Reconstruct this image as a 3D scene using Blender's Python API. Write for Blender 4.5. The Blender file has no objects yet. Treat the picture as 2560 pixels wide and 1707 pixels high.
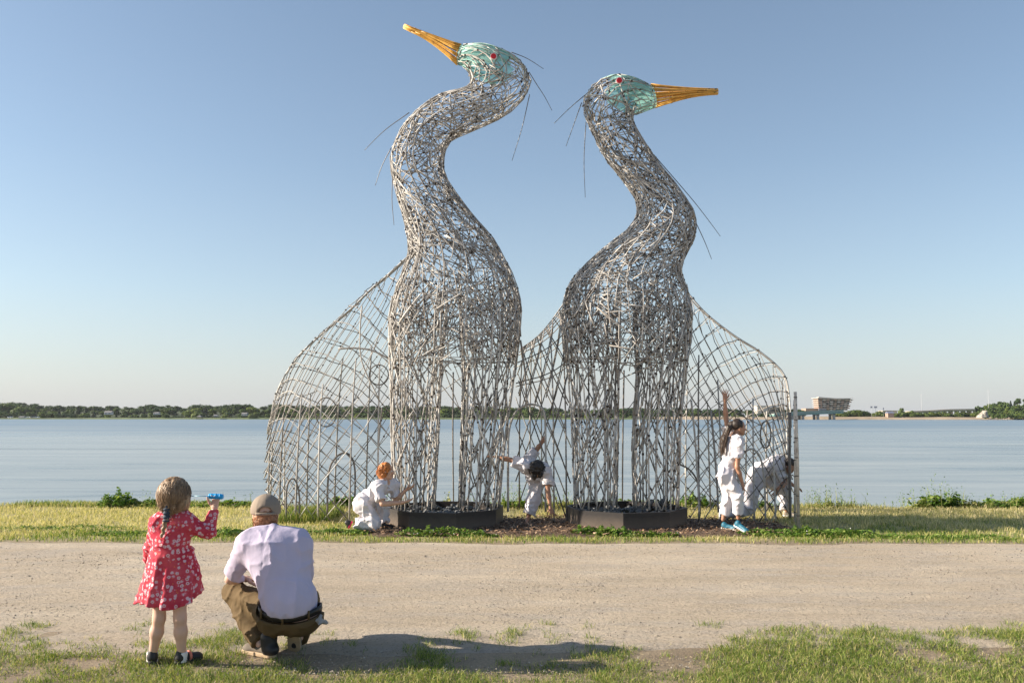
import bpy, math, random
import numpy as np
from mathutils import Vector, Matrix

rng = np.random.default_rng(7)
random.seed(7)
scene = bpy.context.scene
COL = scene.collection

# ---------------------------------------------------------------- camera
FPX, CX, CY, EYE = 2133.0, 1280.0, 853.5, 1.60
TILT = math.atan(186.5 / FPX)
cam_data = bpy.data.cameras.new('camera')
cam_data.sensor_width = 36.0
cam_data.lens = 36.0 * FPX / 2560.0
cam_data.clip_start = 0.1
cam_data.clip_end = 6000.0
cam = bpy.data.objects.new('camera', cam_data)
COL.objects.link(cam)
cam.location = (0, 0, EYE)
cam.rotation_euler = (math.radians(90) + TILT, 0, 0)
scene.camera = cam

# ---------------------------------------------------------------- sky and sun
SUN_EL = math.radians(23.0)
SUN_AZ = math.radians(0.0)      # the sun stands square to the left
sun_dir = Vector((-math.cos(SUN_AZ) * math.cos(SUN_EL), -math.sin(SUN_AZ) * math.cos(SUN_EL), math.sin(SUN_EL)))
world = bpy.data.worlds.new('World')
scene.world = world
world.use_nodes = True
wn = world.node_tree
for n in list(wn.nodes):
    wn.nodes.remove(n)
sky = wn.nodes.new('ShaderNodeTexSky')
sky.sky_type = 'NISHITA'
sky.sun_disc = False
sky.sun_elevation = SUN_EL
sky.sun_rotation = math.atan2(sun_dir.x, sun_dir.y)
sky.air_density = 0.9
sky.dust_density = 0.8
sky.ozone_density = 2.4
sky.altitude = 10
bg = wn.nodes.new('ShaderNodeBackground')
bg.inputs['Strength'].default_value = 0.07
wo = wn.nodes.new('ShaderNodeOutputWorld')
# summer haze: the clear sky pales evenly towards a neutral grey at the horizon, all the way round
tc = wn.nodes.new('ShaderNodeTexCoord')
sp = wn.nodes.new('ShaderNodeSeparateXYZ')
wn.links.new(tc.outputs['Generated'], sp.inputs[0])
hr = wn.nodes.new('ShaderNodeValToRGB')
hr.color_ramp.elements[0].position, hr.color_ramp.elements[0].color = 0.0, (0.85, 0.85, 0.85, 1)
hr.color_ramp.elements[1].position, hr.color_ramp.elements[1].color = 1.0, (0.02, 0.02, 0.02, 1)
for pos_, c_ in ((0.06, 0.60), (0.14, 0.32), (0.28, 0.16), (0.5, 0.09)):
    e_ = hr.color_ramp.elements.new(pos_); e_.color = (c_, c_, c_, 1)
wn.links.new(sp.outputs[2], hr.inputs[0])
hm = wn.nodes.new('ShaderNodeMix'); hm.data_type = 'RGBA'
wn.links.new(hr.outputs[0], hm.inputs[0]); wn.links.new(sky.outputs[0], hm.inputs[6])
hm.inputs[7].default_value = (3.12, 3.28, 3.9, 1)
tm = wn.nodes.new('ShaderNodeMix'); tm.data_type = 'RGBA'; tm.blend_type = 'MULTIPLY'; tm.inputs[0].default_value = 1.0
tm.inputs[7].default_value = (1.02, 1.0, 0.905, 1)
wn.links.new(hm.outputs[2], tm.inputs[6]); wn.links.new(tm.outputs[2], bg.inputs[0])
wn.links.new(bg.outputs[0], wo.inputs[0])
sun_data = bpy.data.lights.new('sun', 'SUN')
sun_data.energy = 3.9
sun_data.angle = math.radians(0.53)
sun_data.color = (1.0, 0.88, 0.72)
sun = bpy.data.objects.new('sun', sun_data)
COL.objects.link(sun)
sun.rotation_euler = sun_dir.to_track_quat('Z', 'Y').to_euler()
scene.view_settings.view_transform = 'Standard'
scene.view_settings.look = 'None'
scene.view_settings.gamma = 1.0
scene.view_settings.use_curve_mapping = False
scene.view_settings.exposure = 1.48
scene.render.engine = 'CYCLES'
scene.cycles.use_denoising = True
scene.cycles.max_bounces = 6
scene.cycles.diffuse_bounces = 3
scene.cycles.glossy_bounces = 3
scene.cycles.transmission_bounces = 4
scene.cycles.transparent_max_bounces = 12

# ---------------------------------------------------------------- measuring helpers
_ct, _st = math.cos(TILT), math.sin(TILT)
def ray(px, py):
    x = (px - CX) / FPX
    u = (CY - py) / FPX
    return np.array((x, _ct - u * _st, _st + u * _ct))
def P(px, py, Y):
    d = ray(px, py)
    return np.array((0, 0, EYE)) + d * (Y / d[1])
def G(px, py, z=0.0):
    d = ray(px, py)
    return np.array((0, 0, EYE)) + d * ((z - EYE) / d[2])
def unit(v):
    v = np.asarray(v, float)
    return v / max(1e-9, np.linalg.norm(v))

# ---------------------------------------------------------------- noise in numpy
def _hash(ix, iy, iz, seed):
    h = (ix.astype(np.int64) * 374761393 + iy.astype(np.int64) * 668265263 + iz.astype(np.int64) * 2147483647 + seed * 1274126177) & 0xffffffff
    h = ((h ^ (h >> 13)) * 1274126177) & 0xffffffff
    h = (h ^ (h >> 16)) & 0xffffffff
    return h.astype(np.float64) / 4294967295.0
def vnoise(p, seed=0):
    p = np.asarray(p, float)
    i = np.floor(p)
    f = p - i
    f = f * f * (3 - 2 * f)
    r = 0
    for dx in (0, 1):
        wx = f[..., 0] if dx else 1 - f[..., 0]
        for dy in (0, 1):
            wy = f[..., 1] if dy else 1 - f[..., 1]
            for dz in (0, 1):
                wz = f[..., 2] if dz else 1 - f[..., 2]
                r = r + wx * wy * wz * _hash(i[..., 0] + dx, i[..., 1] + dy, i[..., 2] + dz, seed)
    return r * 2 - 1
def fbm(p, octs=3, seed=0):
    p = np.asarray(p, float)
    a, s, r = 1.0, 0.0, 0
    for o in range(octs):
        r = r + a * vnoise(p * (2.03 ** o) + 17.3 * o, seed + o)
        s += a
        a *= 0.5
    return r / s
def fbm2(x, y, f, octs=3, seed=0):
    return fbm(np.stack([x * f, y * f, np.zeros_like(x) + 0.37], -1), octs, seed)

# ---------------------------------------------------------------- materials
def new_mat(name):
    m = bpy.data.materials.new(name)
    m.use_nodes = True
    nt = m.node_tree
    for n in list(nt.nodes):
        nt.nodes.remove(n)
    out = nt.nodes.new('ShaderNodeOutputMaterial')
    b = nt.nodes.new('ShaderNodeBsdfPrincipled')
    nt.links.new(b.outputs[0], out.inputs[0])
    return m, nt, b, out
def nd(nt, typ, **kw):
    n = nt.nodes.new('ShaderNode' + typ)
    for k, v in kw.items():
        if k in n.inputs:
            n.inputs[k].default_value = v
        else:
            setattr(n, k, v)
    return n
def ramp(nt, src, stops, interp='LINEAR'):
    r = nt.nodes.new('ShaderNodeValToRGB')
    r.color_ramp.interpolation = interp
    e = r.color_ramp.elements
    while len(e) > 1:
        e.remove(e[-1])
    e[0].position, e[0].color = stops[0][0], tuple(stops[0][1]) + (1,)
    for pos, c in stops[1:]:
        x = e.new(pos)
        x.color = tuple(c) + (1,)
    nt.links.new(src, r.inputs[0])
    return r.outputs[0]
def coords(nt, kind='Object', scale=None):
    t = nt.nodes.new('ShaderNodeTexCoord')
    if scale is None:
        return t.outputs[kind]
    mp = nt.nodes.new('ShaderNodeMapping')
    mp.inputs['Scale'].default_value = scale
    nt.links.new(t.outputs[kind], mp.inputs[0])
    return mp.outputs[0]
def geo_pos(nt, scale=None):
    g = nt.nodes.new('ShaderNodeNewGeometry')
    if scale is None:
        return g.outputs['Position']
    mp = nt.nodes.new('ShaderNodeMapping')
    mp.inputs['Scale'].default_value = scale
    nt.links.new(g.outputs['Position'], mp.inputs[0])
    return mp.outputs[0]
def noise(nt, vec, scale, detail=4.0, rough=0.6, out='Fac'):
    n = nt.nodes.new('ShaderNodeTexNoise')
    n.inputs['Scale'].default_value = scale
    n.inputs['Detail'].default_value = detail
    n.inputs['Roughness'].default_value = rough
    nt.links.new(vec, n.inputs['Vector'])
    return n.outputs[out]
def mixc(nt, fac, a, b, mode='MIX'):
    m = nt.nodes.new('ShaderNodeMix')
    m.data_type = 'RGBA'
    m.blend_type = mode
    for s, v in ((0, fac), (6, a), (7, b)):
        if isinstance(v, (int, float)):
            m.inputs[s].default_value = v
        elif isinstance(v, tuple):
            m.inputs[s].default_value = v + (1,) if len(v) == 3 else v
        else:
            nt.links.new(v, m.inputs[s])
    return m.outputs[2]
def math_n(nt, op, a, b=0.0):
    m = nt.nodes.new('ShaderNodeMath')
    m.operation = op
    for s, v in ((0, a), (1, b)):
        if isinstance(v, (int, float)):
            m.inputs[s].default_value = v
        else:
            nt.links.new(v, m.inputs[s])
    return m.outputs[0]
def bump(nt, b, h, strength=0.3, dist=0.02):
    n = nt.nodes.new('ShaderNodeBump')
    n.inputs['Strength'].default_value = strength
    n.inputs['Distance'].default_value = dist
    nt.links.new(h, n.inputs['Height'])
    nt.links.new(n.outputs[0], b.inputs['Normal'])
def simple(name, c, rough=0.6, var=0.12, scale=8.0, metallic=0.0, bmp=0.15, bdist=0.004, spec=0.4, island=0.0):
    m, nt, b, o = new_mat(name)
    v = geo_pos(nt)
    n = noise(nt, v, scale, 4)
    lo = tuple(x * (1 - var * 2) for x in c)
    hi = tuple(min(1, x * (1 + var * 2)) for x in c)
    col = ramp(nt, n, [(0.3, lo), (0.7, hi)])
    if island:
        g = nt.nodes.new('ShaderNodeNewGeometry')
        r = ramp(nt, g.outputs['Random Per Island'], [(0, (1 - island,) * 3), (1, (1 + island * 0.5,) * 3)])
        col = mixc(nt, 1.0, col, r, 'MULTIPLY')
    nt.links.new(col, b.inputs['Base Color'])
    b.inputs['Roughness'].default_value = rough
    b.inputs['Metallic'].default_value = metallic
    b.inputs['Specular IOR Level'].default_value = spec
    if bmp:
        bump(nt, b, noise(nt, v, scale * 6, 3), bmp, bdist)
    return m
def leafy(name, stops, trans=0.25, rough=0.6, objvar=0.0):
    """foliage: colour varies per leaf (mesh island), some light passes through"""
    m, nt, b, out = new_mat(name)
    g = nt.nodes.new('ShaderNodeNewGeometry')
    col = ramp(nt, g.outputs['Random Per Island'], stops)
    if objvar:
        oi = nt.nodes.new('ShaderNodeObjectInfo')
        r = ramp(nt, oi.outputs['Random'], [(0, (1 - objvar, 1 - objvar * 0.8, 1 - objvar * 0.4)), (0.5, (1, 1, 1)), (1, (1 + objvar * 1.1, 1 + objvar * 0.7, 1 - objvar * 0.3))])
        col = mixc(nt, 1.0, col, r, 'MULTIPLY')
    nt.links.new(col, b.inputs['Base Color'])
    b.inputs['Roughness'].default_value = rough
    b.inputs['Specular IOR Level'].default_value = 0.25
    t = nt.nodes.new('ShaderNodeBsdfTranslucent')
    nt.links.new(mixc(nt, 1.0, col, (1.15, 1.2, 0.65), 'MULTIPLY'), t.inputs[0])
    mx = nt.nodes.new('ShaderNodeMixShader')
    mx.inputs[0].default_value = trans
    nt.links.new(b.outputs[0], mx.inputs[1])
    nt.links.new(t.outputs[0], mx.inputs[2])
    nt.links.new(mx.outputs[0], out.inputs[0])
    return m

# ---------------------------------------------------------------- mesh helpers
def mesh_np(name, verts, loops, counts, smooth=True):
    me = bpy.data.meshes.new(name)
    verts = np.asarray(verts, np.float32).reshape(-1, 3)
    loops = np.asarray(loops, np.int32).ravel()
    counts = np.asarray(counts, np.int32).ravel()
    me.vertices.add(len(verts))
    me.vertices.foreach_set('co', verts.ravel())
    me.loops.add(len(loops))
    me.loops.foreach_set('vertex_index', loops)
    me.polygons.add(len(counts))
    starts = np.concatenate([[0], np.cumsum(counts)[:-1]]).astype(np.int32)
    me.polygons.foreach_set('loop_start', starts)
    me.polygons.foreach_set('loop_total', counts)
    me.polygons.foreach_set('use_smooth', np.full(len(counts), smooth))
    me.update(calc_edges=True)
    me.validate()
    return me
class MB:
    """collects pieces of geometry; build() links them as ONE mesh object"""
    def __init__(self):
        self.v, self.l, self.c, self.n = [], [], [], 0
    def add(self, verts, faces):
        verts = np.asarray(verts, float).reshape(-1, 3)
        self.v.append(verts)
        if isinstance(faces, np.ndarray):
            self.l.append((faces + self.n).ravel())
            self.c.append(np.full(len(faces), faces.shape[1]))
        else:
            for f in faces:
                self.l.append(np.asarray(f) + self.n)
                self.c.append(np.array([len(f)]))
        self.n += len(verts)
        return self
    def box(self, c, s, rz=0.0, taper=1.0):
        c = np.asarray(c, float)
        x, y, z = np.asarray(s, float) / 2
        v = np.array([(-x, -y, -z), (x, -y, -z), (x, y, -z), (-x, y, -z), (-x * taper, -y * taper, z), (x * taper, -y * taper, z), (x * taper, y * taper, z), (-x * taper, y * taper, z)])
        if rz:
            ca, sa = math.cos(rz), math.sin(rz)
            v = np.stack([v[:, 0] * ca - v[:, 1] * sa, v[:, 0] * sa + v[:, 1] * ca, v[:, 2]], -1)
        return self.add(v + c, np.array([(0, 3, 2, 1), (4, 5, 6, 7), (0, 1, 5, 4), (1, 2, 6, 5), (2, 3, 7, 6), (3, 0, 4, 7)]))
    def tube(self, pts, r0, r1=None, sides=5):
        pts = np.asarray(pts, float)
        n = len(pts)
        r = np.linspace(r0, r0 if r1 is None else r1, n) if np.isscalar(r0) else np.asarray(r0, float)
        t = np.gradient(pts, axis=0)
        t /= np.maximum(1e-9, np.linalg.norm(t, axis=1))[:, None]
        ref = np.array((0.13, 1.0, 0.21)) if abs(t[:, 1]).mean() < 0.8 else np.array((1.0, 0.1, 0.2))
        a = np.cross(t, ref)
        a /= np.maximum(1e-9, np.linalg.norm(a, axis=1))[:, None]
        b = np.cross(t, a)
        ang = np.arange(sides) * 2 * math.pi / sides
        v = pts[:, None] + r[:, None, None] * (np.cos(ang)[None, :, None] * a[:, None] + np.sin(ang)[None, :, None] * b[:, None])
        i = np.arange(n - 1)[:, None] * sides
        k = np.arange(sides)[None]
        k2 = (k + 1) % sides
        q = np.stack([i + k, i + k2, i + sides + k2, i + sides + k], -1).reshape(-1, 4)
        self.add(v, q)
        m = self.n - n * sides
        self.l.append(np.arange(sides)[::-1] + m); self.c.append(np.array([sides]))
        self.l.append(np.arange(sides) + m + (n - 1) * sides); self.c.append(np.array([sides]))
        return self
    def mesh(self, name, smooth=True, off=None):
        v = np.concatenate(self.v)
        if off is not None:
            v = v - np.asarray(off)
        return mesh_np(name, v, np.concatenate(self.l), np.concatenate(self.c), smooth)
    def build(self, name, mat, parent=None, smooth=True, kind=None, label=None):
        return link(name, self.mesh(name, smooth, base_of(parent)), mat, parent, kind, label)
BASES = {}
def base_of(parent):
    return BASES.get(parent.name, np.zeros(3)) if parent is not None else np.zeros(3)
def link(name, me, mat, parent=None, kind=None, label=None):
    if mat is not None and not len(me.materials):
        me.materials.append(mat)
    o = bpy.data.objects.new(name, me)
    COL.objects.link(o)
    if parent is not None:
        o.parent = parent
        BASES[o.name] = base_of(parent)
    if kind:
        o['kind'] = kind
    if label:
        o['label'] = label
    return o
def tag(o, label, cat, group=None):
    o['label'] = label
    o['category'] = cat
    if group:
        o['group'] = group
    return o
def thing(name, label, cat, loc=(0, 0, 0), group=None):
    o = bpy.data.objects.new(name, None)
    o.empty_display_size = 0.2
    COL.objects.link(o)
    o.location = loc
    BASES[o.name] = np.asarray(loc, float)
    return tag(o, label, cat, group)
def copy_tree(o, parent=None):
    c = o.copy()
    COL.objects.link(c)
    c.parent = parent
    for ch in list(o.children):
        copy_tree(ch, c)
    return c
def catmull(keys, n):
    """smooth curve through the rows of keys, n samples per span"""
    K = np.asarray(keys, float)
    K = np.vstack([2 * K[0] - K[1], K, 2 * K[-1] - K[-2]])
    out = []
    for i in range(1, len(K) - 2):
        t = np.linspace(0, 1, n, endpoint=False)[:, None]
        a, b, c, d = K[i - 1], K[i], K[i + 1], K[i + 2]
        out.append(0.5 * (2 * b + (c - a) * t + (2 * a - 5 * b + 4 * c - d) * t ** 2 + (3 * b - a - 3 * c + d) * t ** 3))
    out.append(K[-2][None])
    return np.concatenate(out)
def blades(pos, h, w, yaw, lean, curl=0.5):
    """grass blades: quad + tip triangle each"""
    n = len(pos)
    side = np.stack([np.cos(yaw), np.sin(yaw), np.zeros(n)], -1) * (w / 2)[:, None]
    up = np.array((0, 0, 1.0))
    mid = pos + up * (h * 0.55)[:, None] + lean * (h * 0.3 * curl)[:, None]
    tip = pos + up * (h * (1 - 0.25 * curl))[:, None] + lean * (h * curl)[:, None]
    v = np.stack([pos - side, pos + side, mid + side * 0.8, mid - side * 0.8, tip], 1)
    b = np.arange(n)[:, None] * 5
    q = b + np.array([0, 1, 2, 3])
    t = b + np.array([3, 2, 4])
    loops = np.concatenate([q, t], 1).ravel()
    counts = np.tile([4, 3], n)
    return v.reshape(-1, 3), loops, counts
def leaves(pos, size, nrm, yaw, aspect=0.6):
    """diamond leaf faces"""
    n = len(pos)
    nrm = nrm / np.maximum(1e-9, np.linalg.norm(nrm, axis=1))[:, None]
    r = np.stack([np.cos(yaw), np.sin(yaw), np.full(n, 0.2)], -1)
    a = np.cross(nrm, r)
    a /= np.maximum(1e-9, np.linalg.norm(a, axis=1))[:, None]
    b = np.cross(nrm, a)
    s = size[:, None]
    v = np.stack([pos - a * s, pos + b * s * aspect, pos + a * s, pos - b * s * aspect], 1)
    f = np.arange(n)[:, None] * 4 + np.arange(4)
    return v.reshape(-1, 3), f
def rand_dirs(n):
    d = rng.normal(size=(n, 3))
    return d / np.linalg.norm(d, axis=1)[:, None]

# ================================================================ THE SETTING
ZW = -1.2                                   # water level
BANK0, BANK1 = 15.25, 17.6                  # the bank falls between these distances
def shore_y(x):                             # far waterline
    return 760.0 - 0.14 * (np.asarray(x, float) + 150)
def ground_z(x, y):
    x = np.asarray(x, float); y = np.asarray(y, float)
    edge = BANK0 + 0.25 * np.sin(x * 0.7) + 0.12 * np.sin(x * 2.3 + 1)
    t = np.clip((y - edge) / (BANK1 - BANK0), 0, 1)
    z = -1.75 * t * t * (3 - 2 * t)
    near = np.clip(1 - t * 4, 0, 1)
    z = z + 0.018 * fbm2(x, y, 0.6, 2, 3) * near
    z = z - 0.8 * np.clip((y - 18) / 20, 0, 1)
    s = shore_y(x)
    u = y - s
    z = np.where(u > -60, -2.55 + np.clip((u + 60) / 60, 0, 1) * 1.35, z)
    z = np.where(u > 0, -1.2 + np.clip(u / 16, 0, 1) * 1.5 + np.clip((u - 16) / 200, 0, 1) * hill(x), z)
    return z
def hill(x):
    left = 9.0 * np.clip((60 - x) / 420, 0, 1) ** 0.7
    return left + 0.5
gx = np.concatenate([np.linspace(-2500, -70, 40), np.linspace(-60, -14, 24), np.linspace(-12, 12, 110), np.linspace(14, 60, 24), np.linspace(70, 2500, 60)])
gy = np.concatenate([np.linspace(-60, 0, 12), np.linspace(1, 4.4, 10), np.linspace(4.6, 18, 120), np.array([19, 22, 30, 60, 200, 400, 500, 560]), np.linspace(600, 900, 60), np.array([930, 970, 1010, 1060, 1120, 1300, 2000, 4500])])
def grid_mesh(name, xs, ys, zf):
    X, Y = np.meshgrid(xs, ys)
    Z = zf(X, Y)
    v = np.stack([X, Y, Z], -1).reshape(-1, 3)
    nx = len(xs)
    i, j = np.meshgrid(np.arange(nx - 1), np.arange(len(ys) - 1))
    b = (j * nx + i).ravel()
    f = np.stack([b, b + 1, b + nx + 1, b + nx], -1)
    return mesh_np(name, v, f.ravel(), np.full(len(f), 4))

# soil under the grass
m_soil, nt, b, _ = new_mat('soil')
v = geo_pos(nt)
c1 = ramp(nt, noise(nt, v, 1.1, 6, 0.65), [(0.3, (0.20, 0.155, 0.105)), (0.55, (0.28, 0.225, 0.155)), (0.8, (0.36, 0.30, 0.215))])
c2 = ramp(nt, noise(nt, v, 55, 3, 0.7), [(0.35, (0.72, 0.70, 0.68)), (0.65, (1.15, 1.12, 1.08))])
gsep = nd(nt, 'SeparateXYZ'); nt.links.new(v, gsep.inputs[0])
vm = nd(nt, 'MapRange'); vm.inputs['From Min'].default_value = 11.0; vm.inputs['From Max'].default_value = 11.5; nt.links.new(gsep.outputs[1], vm.inputs['Value'])
thatch = ramp(nt, noise(nt, v, 18, 4, 0.7), [(0.3, (0.16, 0.15, 0.06)), (0.55, (0.38, 0.33, 0.15)), (0.8, (0.52, 0.44, 0.22))])
dug = mixc(nt, vm.outputs[0], mixc(nt, 1.0, c1, c2, 'MULTIPLY'), thatch)
nt.links.new(dug, b.inputs['Base Color'])
b.inputs['Roughness'].default_value = 0.95
bump(nt, b, noise(nt, v, 60, 6, 0.7), 0.5, 0.02)
o = link('ground', grid_mesh('ground', gx, gy, ground_z), m_soil, kind='structure')

# gravel path
m_path, nt, b, _ = new_mat('stone_dust')
v = geo_pos(nt)
vs = geo_pos(nt, (0.45, 1.6, 1.0))
big = ramp(nt, noise(nt, vs, 0.9, 5, 0.6), [(0.3, (0.42, 0.35, 0.265)), (0.5, (0.50, 0.42, 0.325)), (0.70, (0.59, 0.51, 0.405))])
grey = ramp(nt, noise(nt, vs, 2.2, 5, 0.7), [(0.46, (0, 0, 0)), (0.66, (1, 1, 1))])
big = mixc(nt, math_n(nt, 'MULTIPLY', grey, 0.55), big, (0.43, 0.395, 0.36))
fine = ramp(nt, noise(nt, geo_pos(nt, (1.0, 1.0, 1.0)), 38, 7, 0.8), [(0.34, (0.55, 0.53, 0.51)), (0.44, (1.0, 1.0, 1.0)), (0.7, (1.28, 1.26, 1.24))])
vor = nd(nt, 'TexVoronoi', Scale=95.0)
nt.links.new(v, vor.inputs['Vector'])
peb = ramp(nt, vor.outputs['Color'], [(0.0, (0.55, 0.53, 0.52)), (0.25, (1, 1, 1)), (0.8, (1, 1, 1)), (1.0, (1.35, 1.33, 1.3))])
col = mixc(nt, 1.0, big, fine, 'MULTIPLY')
col = mixc(nt, 0.7, col, peb, 'MULTIPLY')
nt.links.new(col, b.inputs['Base Color'])
b.inputs['Roughness'].default_value = 0.93
b.inputs['Specular IOR Level'].default_value = 0.25
h = math_n(nt, 'ADD', noise(nt, v, 28, 7, 0.75), math_n(nt, 'MULTIPLY', noise(nt, geo_pos(nt, (0.35, 1.2, 1)), 5, 4, 0.6), 1.6))
bump(nt, b, h, 1.0, 0.055)
def path_far(x):
    x = np.asarray(x, float)
    return 10.98 - 0.012 * (x + 2) - 0.010 * np.clip(x - 2, 0, 9) ** 1.4 * 0.6 + 0.15 * fbm2(x, x * 0, 1.1, 3, 11) + 0.07 * fbm2(x, x * 0, 5.0, 2, 12)
def path_near(x):
    x = np.asarray(x, float)
    return 5.92 + 0.16 * np.clip(x + 0.5, -1, 2) / 2 + 0.12 * fbm2(x, x * 0, 0.8, 3, 21) + 0.04 * fbm2(x, x * 0, 5.0, 2, 22)
px_ = np.linspace(-16, 16, 330)
tt = np.linspace(0, 1, 60)
X = np.repeat(px_[None], 60, 0)
Y = path_near(X) * (1 - tt[:, None]) + path_far(X) * tt[:, None]
Z = ground_z(X, Y) * 0.3 + 0.012 + 0.012 * fbm2(X, Y, 0.9, 3, 5) + 0.006 * fbm2(X * 0.6, Y * 2, 2.5, 3, 6)
edge_fall = np.minimum(tt, 1 - tt)[:, None]
Z = np.where(edge_fall < 0.012, Z - 0.02, Z)
vv = np.stack([X, Y, Z], -1).reshape(-1, 3)
i, j = np.meshgrid(np.arange(329), np.arange(59))
bb = (j * 330 + i).ravel()
f = np.stack([bb, bb + 1, bb + 331, bb + 330], -1)
link('path', mesh_np('path', vv, f.ravel(), np.full(len(f), 4)), m_path, kind='structure')
def path_z(x, y):
    return 0.012 + 0.012 * fbm2(x, y, 0.9, 3, 5) + 0.006 * fbm2(x * 0.6, y * 2, 2.5, 3, 6)

def pebble_cloud(n, pos, size, flat=0.6):
    base = np.array([(1, 0, 0), (0.3, 0.95, 0.1), (-0.8, 0.6, -0.1), (-0.8, -0.6, 0.1), (0.3, -0.95, 0), (0.1, 0.1, 1), (0, 0, -1)], float)
    fc = np.array([(0, 1, 5), (1, 2, 5), (2, 3, 5), (3, 4, 5), (4, 0, 5), (1, 0, 6), (2, 1, 6), (3, 2, 6), (4, 3, 6), (0, 4, 6)])
    yaw = rng.uniform(0, 6.28, n)
    s = rng.uniform(0.7, 1.3, (n, 3)) * np.array((1, 0.75, flat)) * size[:, None]
    v = base[None] * s[:, None] * rng.uniform(0.85, 1.15, (n, 7, 1))
    c, sn = np.cos(yaw)[:, None], np.sin(yaw)[:, None]
    v = np.stack([v[..., 0] * c - v[..., 1] * sn, v[..., 0] * sn + v[..., 1] * c, v[..., 2]], -1) + pos[:, None]
    fa = (np.arange(n)[:, None, None] * 7 + fc).reshape(-1, 3)
    return v.reshape(-1, 3), fa
m_grit, nt, b, _ = new_mat('grit')
g = nt.nodes.new('ShaderNodeNewGeometry')
nt.links.new(ramp(nt, g.outputs['Random Per Island'], [(0, (0.13, 0.115, 0.10)), (0.4, (0.25, 0.21, 0.17)), (0.8, (0.36, 0.31, 0.25)), (1, (0.46, 0.42, 0.36))]), b.inputs['Base Color'])
b.inputs['Roughness'].default_value = 0.9
n = 26000
yy = 5.4 + (rng.random(n) ** 1.5) * 5.5
xx = rng.uniform(-1, 1, n) * (yy * 0.62 + 0.4)
dens = fbm2(xx * 0.5, yy * 1.4, 1.3, 3, 31)
keep = (rng.random(n) < np.clip(0.30 + dens * 1.1, 0.05, 1)) & (yy > path_near(xx) - 0.5) & (yy < path_far(xx))
xx, yy = xx[keep], yy[keep]
sz = 0.0022 + 0.006 * rng.random(len(xx)) ** 4 + 0.0004 * yy
v_, f_ = pebble_cloud(len(xx), np.stack([xx, yy, path_z(xx, yy) + sz * 0.25], -1), sz)
mb = MB(); mb.add(v_, f_)
mb.build('loose_grit', m_grit, smooth=False, kind='stuff')

# bark mulch under the sculpture
def mulch_mask(x, y):
    x = np.asarray(x, float)
    c = np.exp(-((x - 0.9) / 3.0) ** 6) * 1.0
    yc = 12.35 + 0.0 * x
    return c * np.exp(-(np.abs(y - 12.55) / 1.0) ** 4) + 0.22 * fbm2(x, y, 1.6, 3, 41)
m_mulch, nt, b, _ = new_mat('bark_mulch')
v = geo_pos(nt, (1.0, 1.0, 1.0))
col = ramp(nt, noise(nt, v, 26, 5, 0.7), [(0.3, (0.045, 0.028, 0.018)), (0.5, (0.12, 0.075, 0.048)), (0.72, (0.23, 0.155, 0.10))])
nt.links.new(col, b.inputs['Base Color'])
b.inputs['Roughness'].default_value = 0.9
bump(nt, b, noise(nt, v, 30, 5, 0.8), 0.9, 0.03)
mx_ = np.linspace(-3.2, 4.6, 160); my_ = np.linspace(11.15, 13.9, 60)
X, Y = np.meshgrid(mx_, my_)
msk = mulch_mask(X, Y)
Z = 0.004 + ground_z(X, Y) + 0.03 * np.clip(msk - 0.3, -0.6, 1) + 0.02 * np.clip(msk - 0.3, 0, 1) * fbm2(X, Y, 3, 3, 43)
vv = np.stack([X, Y, Z], -1).reshape(-1, 3)
i, j = np.meshgrid(np.arange(159), np.arange(59))
bb = (j * 160 + i).ravel()
f = np.stack([bb, bb + 1, bb + 161, bb + 160], -1)
f = f[(msk.ravel()[f] > 0.28).all(1)]
link('mulch_bed', mesh_np('mulch_bed', vv, f.ravel(), np.full(len(f), 4)), m_mulch, kind='structure')
n = 9000
xx = rng.uniform(-3.1, 4.5, n); yy = rng.uniform(11.2, 13.8, n)
k = mulch_mask(xx, yy) > 0.27 + 0.1 * rng.random(n)
xx, yy = xx[k], yy[k]; n = len(xx)
m_chip, nt, b, _ = new_mat('bark_chip')
g = nt.nodes.new('ShaderNodeNewGeometry')
nt.links.new(ramp(nt, g.outputs['Random Per Island'], [(0, (0.06, 0.036, 0.022)), (0.5, (0.20, 0.12, 0.072)), (0.85, (0.36, 0.235, 0.145)), (1, (0.48, 0.35, 0.24))]), b.inputs['Base Color'])
b.inputs['Roughness'].default_value = 0.85
nn = np.stack([rng.normal(0, 0.4, n), rng.normal(0, 0.4, n), np.ones(n)], -1)
v_, f_ = leaves(np.stack([xx, yy, 0.035 + ground_z(xx, yy) + 0.02 * rng.random(n)], -1), rng.uniform(0.012, 0.04, n), nn, rng.uniform(0, 6.28, n), 0.4)
mb = MB(); mb.add(v_, f_); mb.build('bark_chips', m_chip, smooth=False, kind='stuff')

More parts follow.
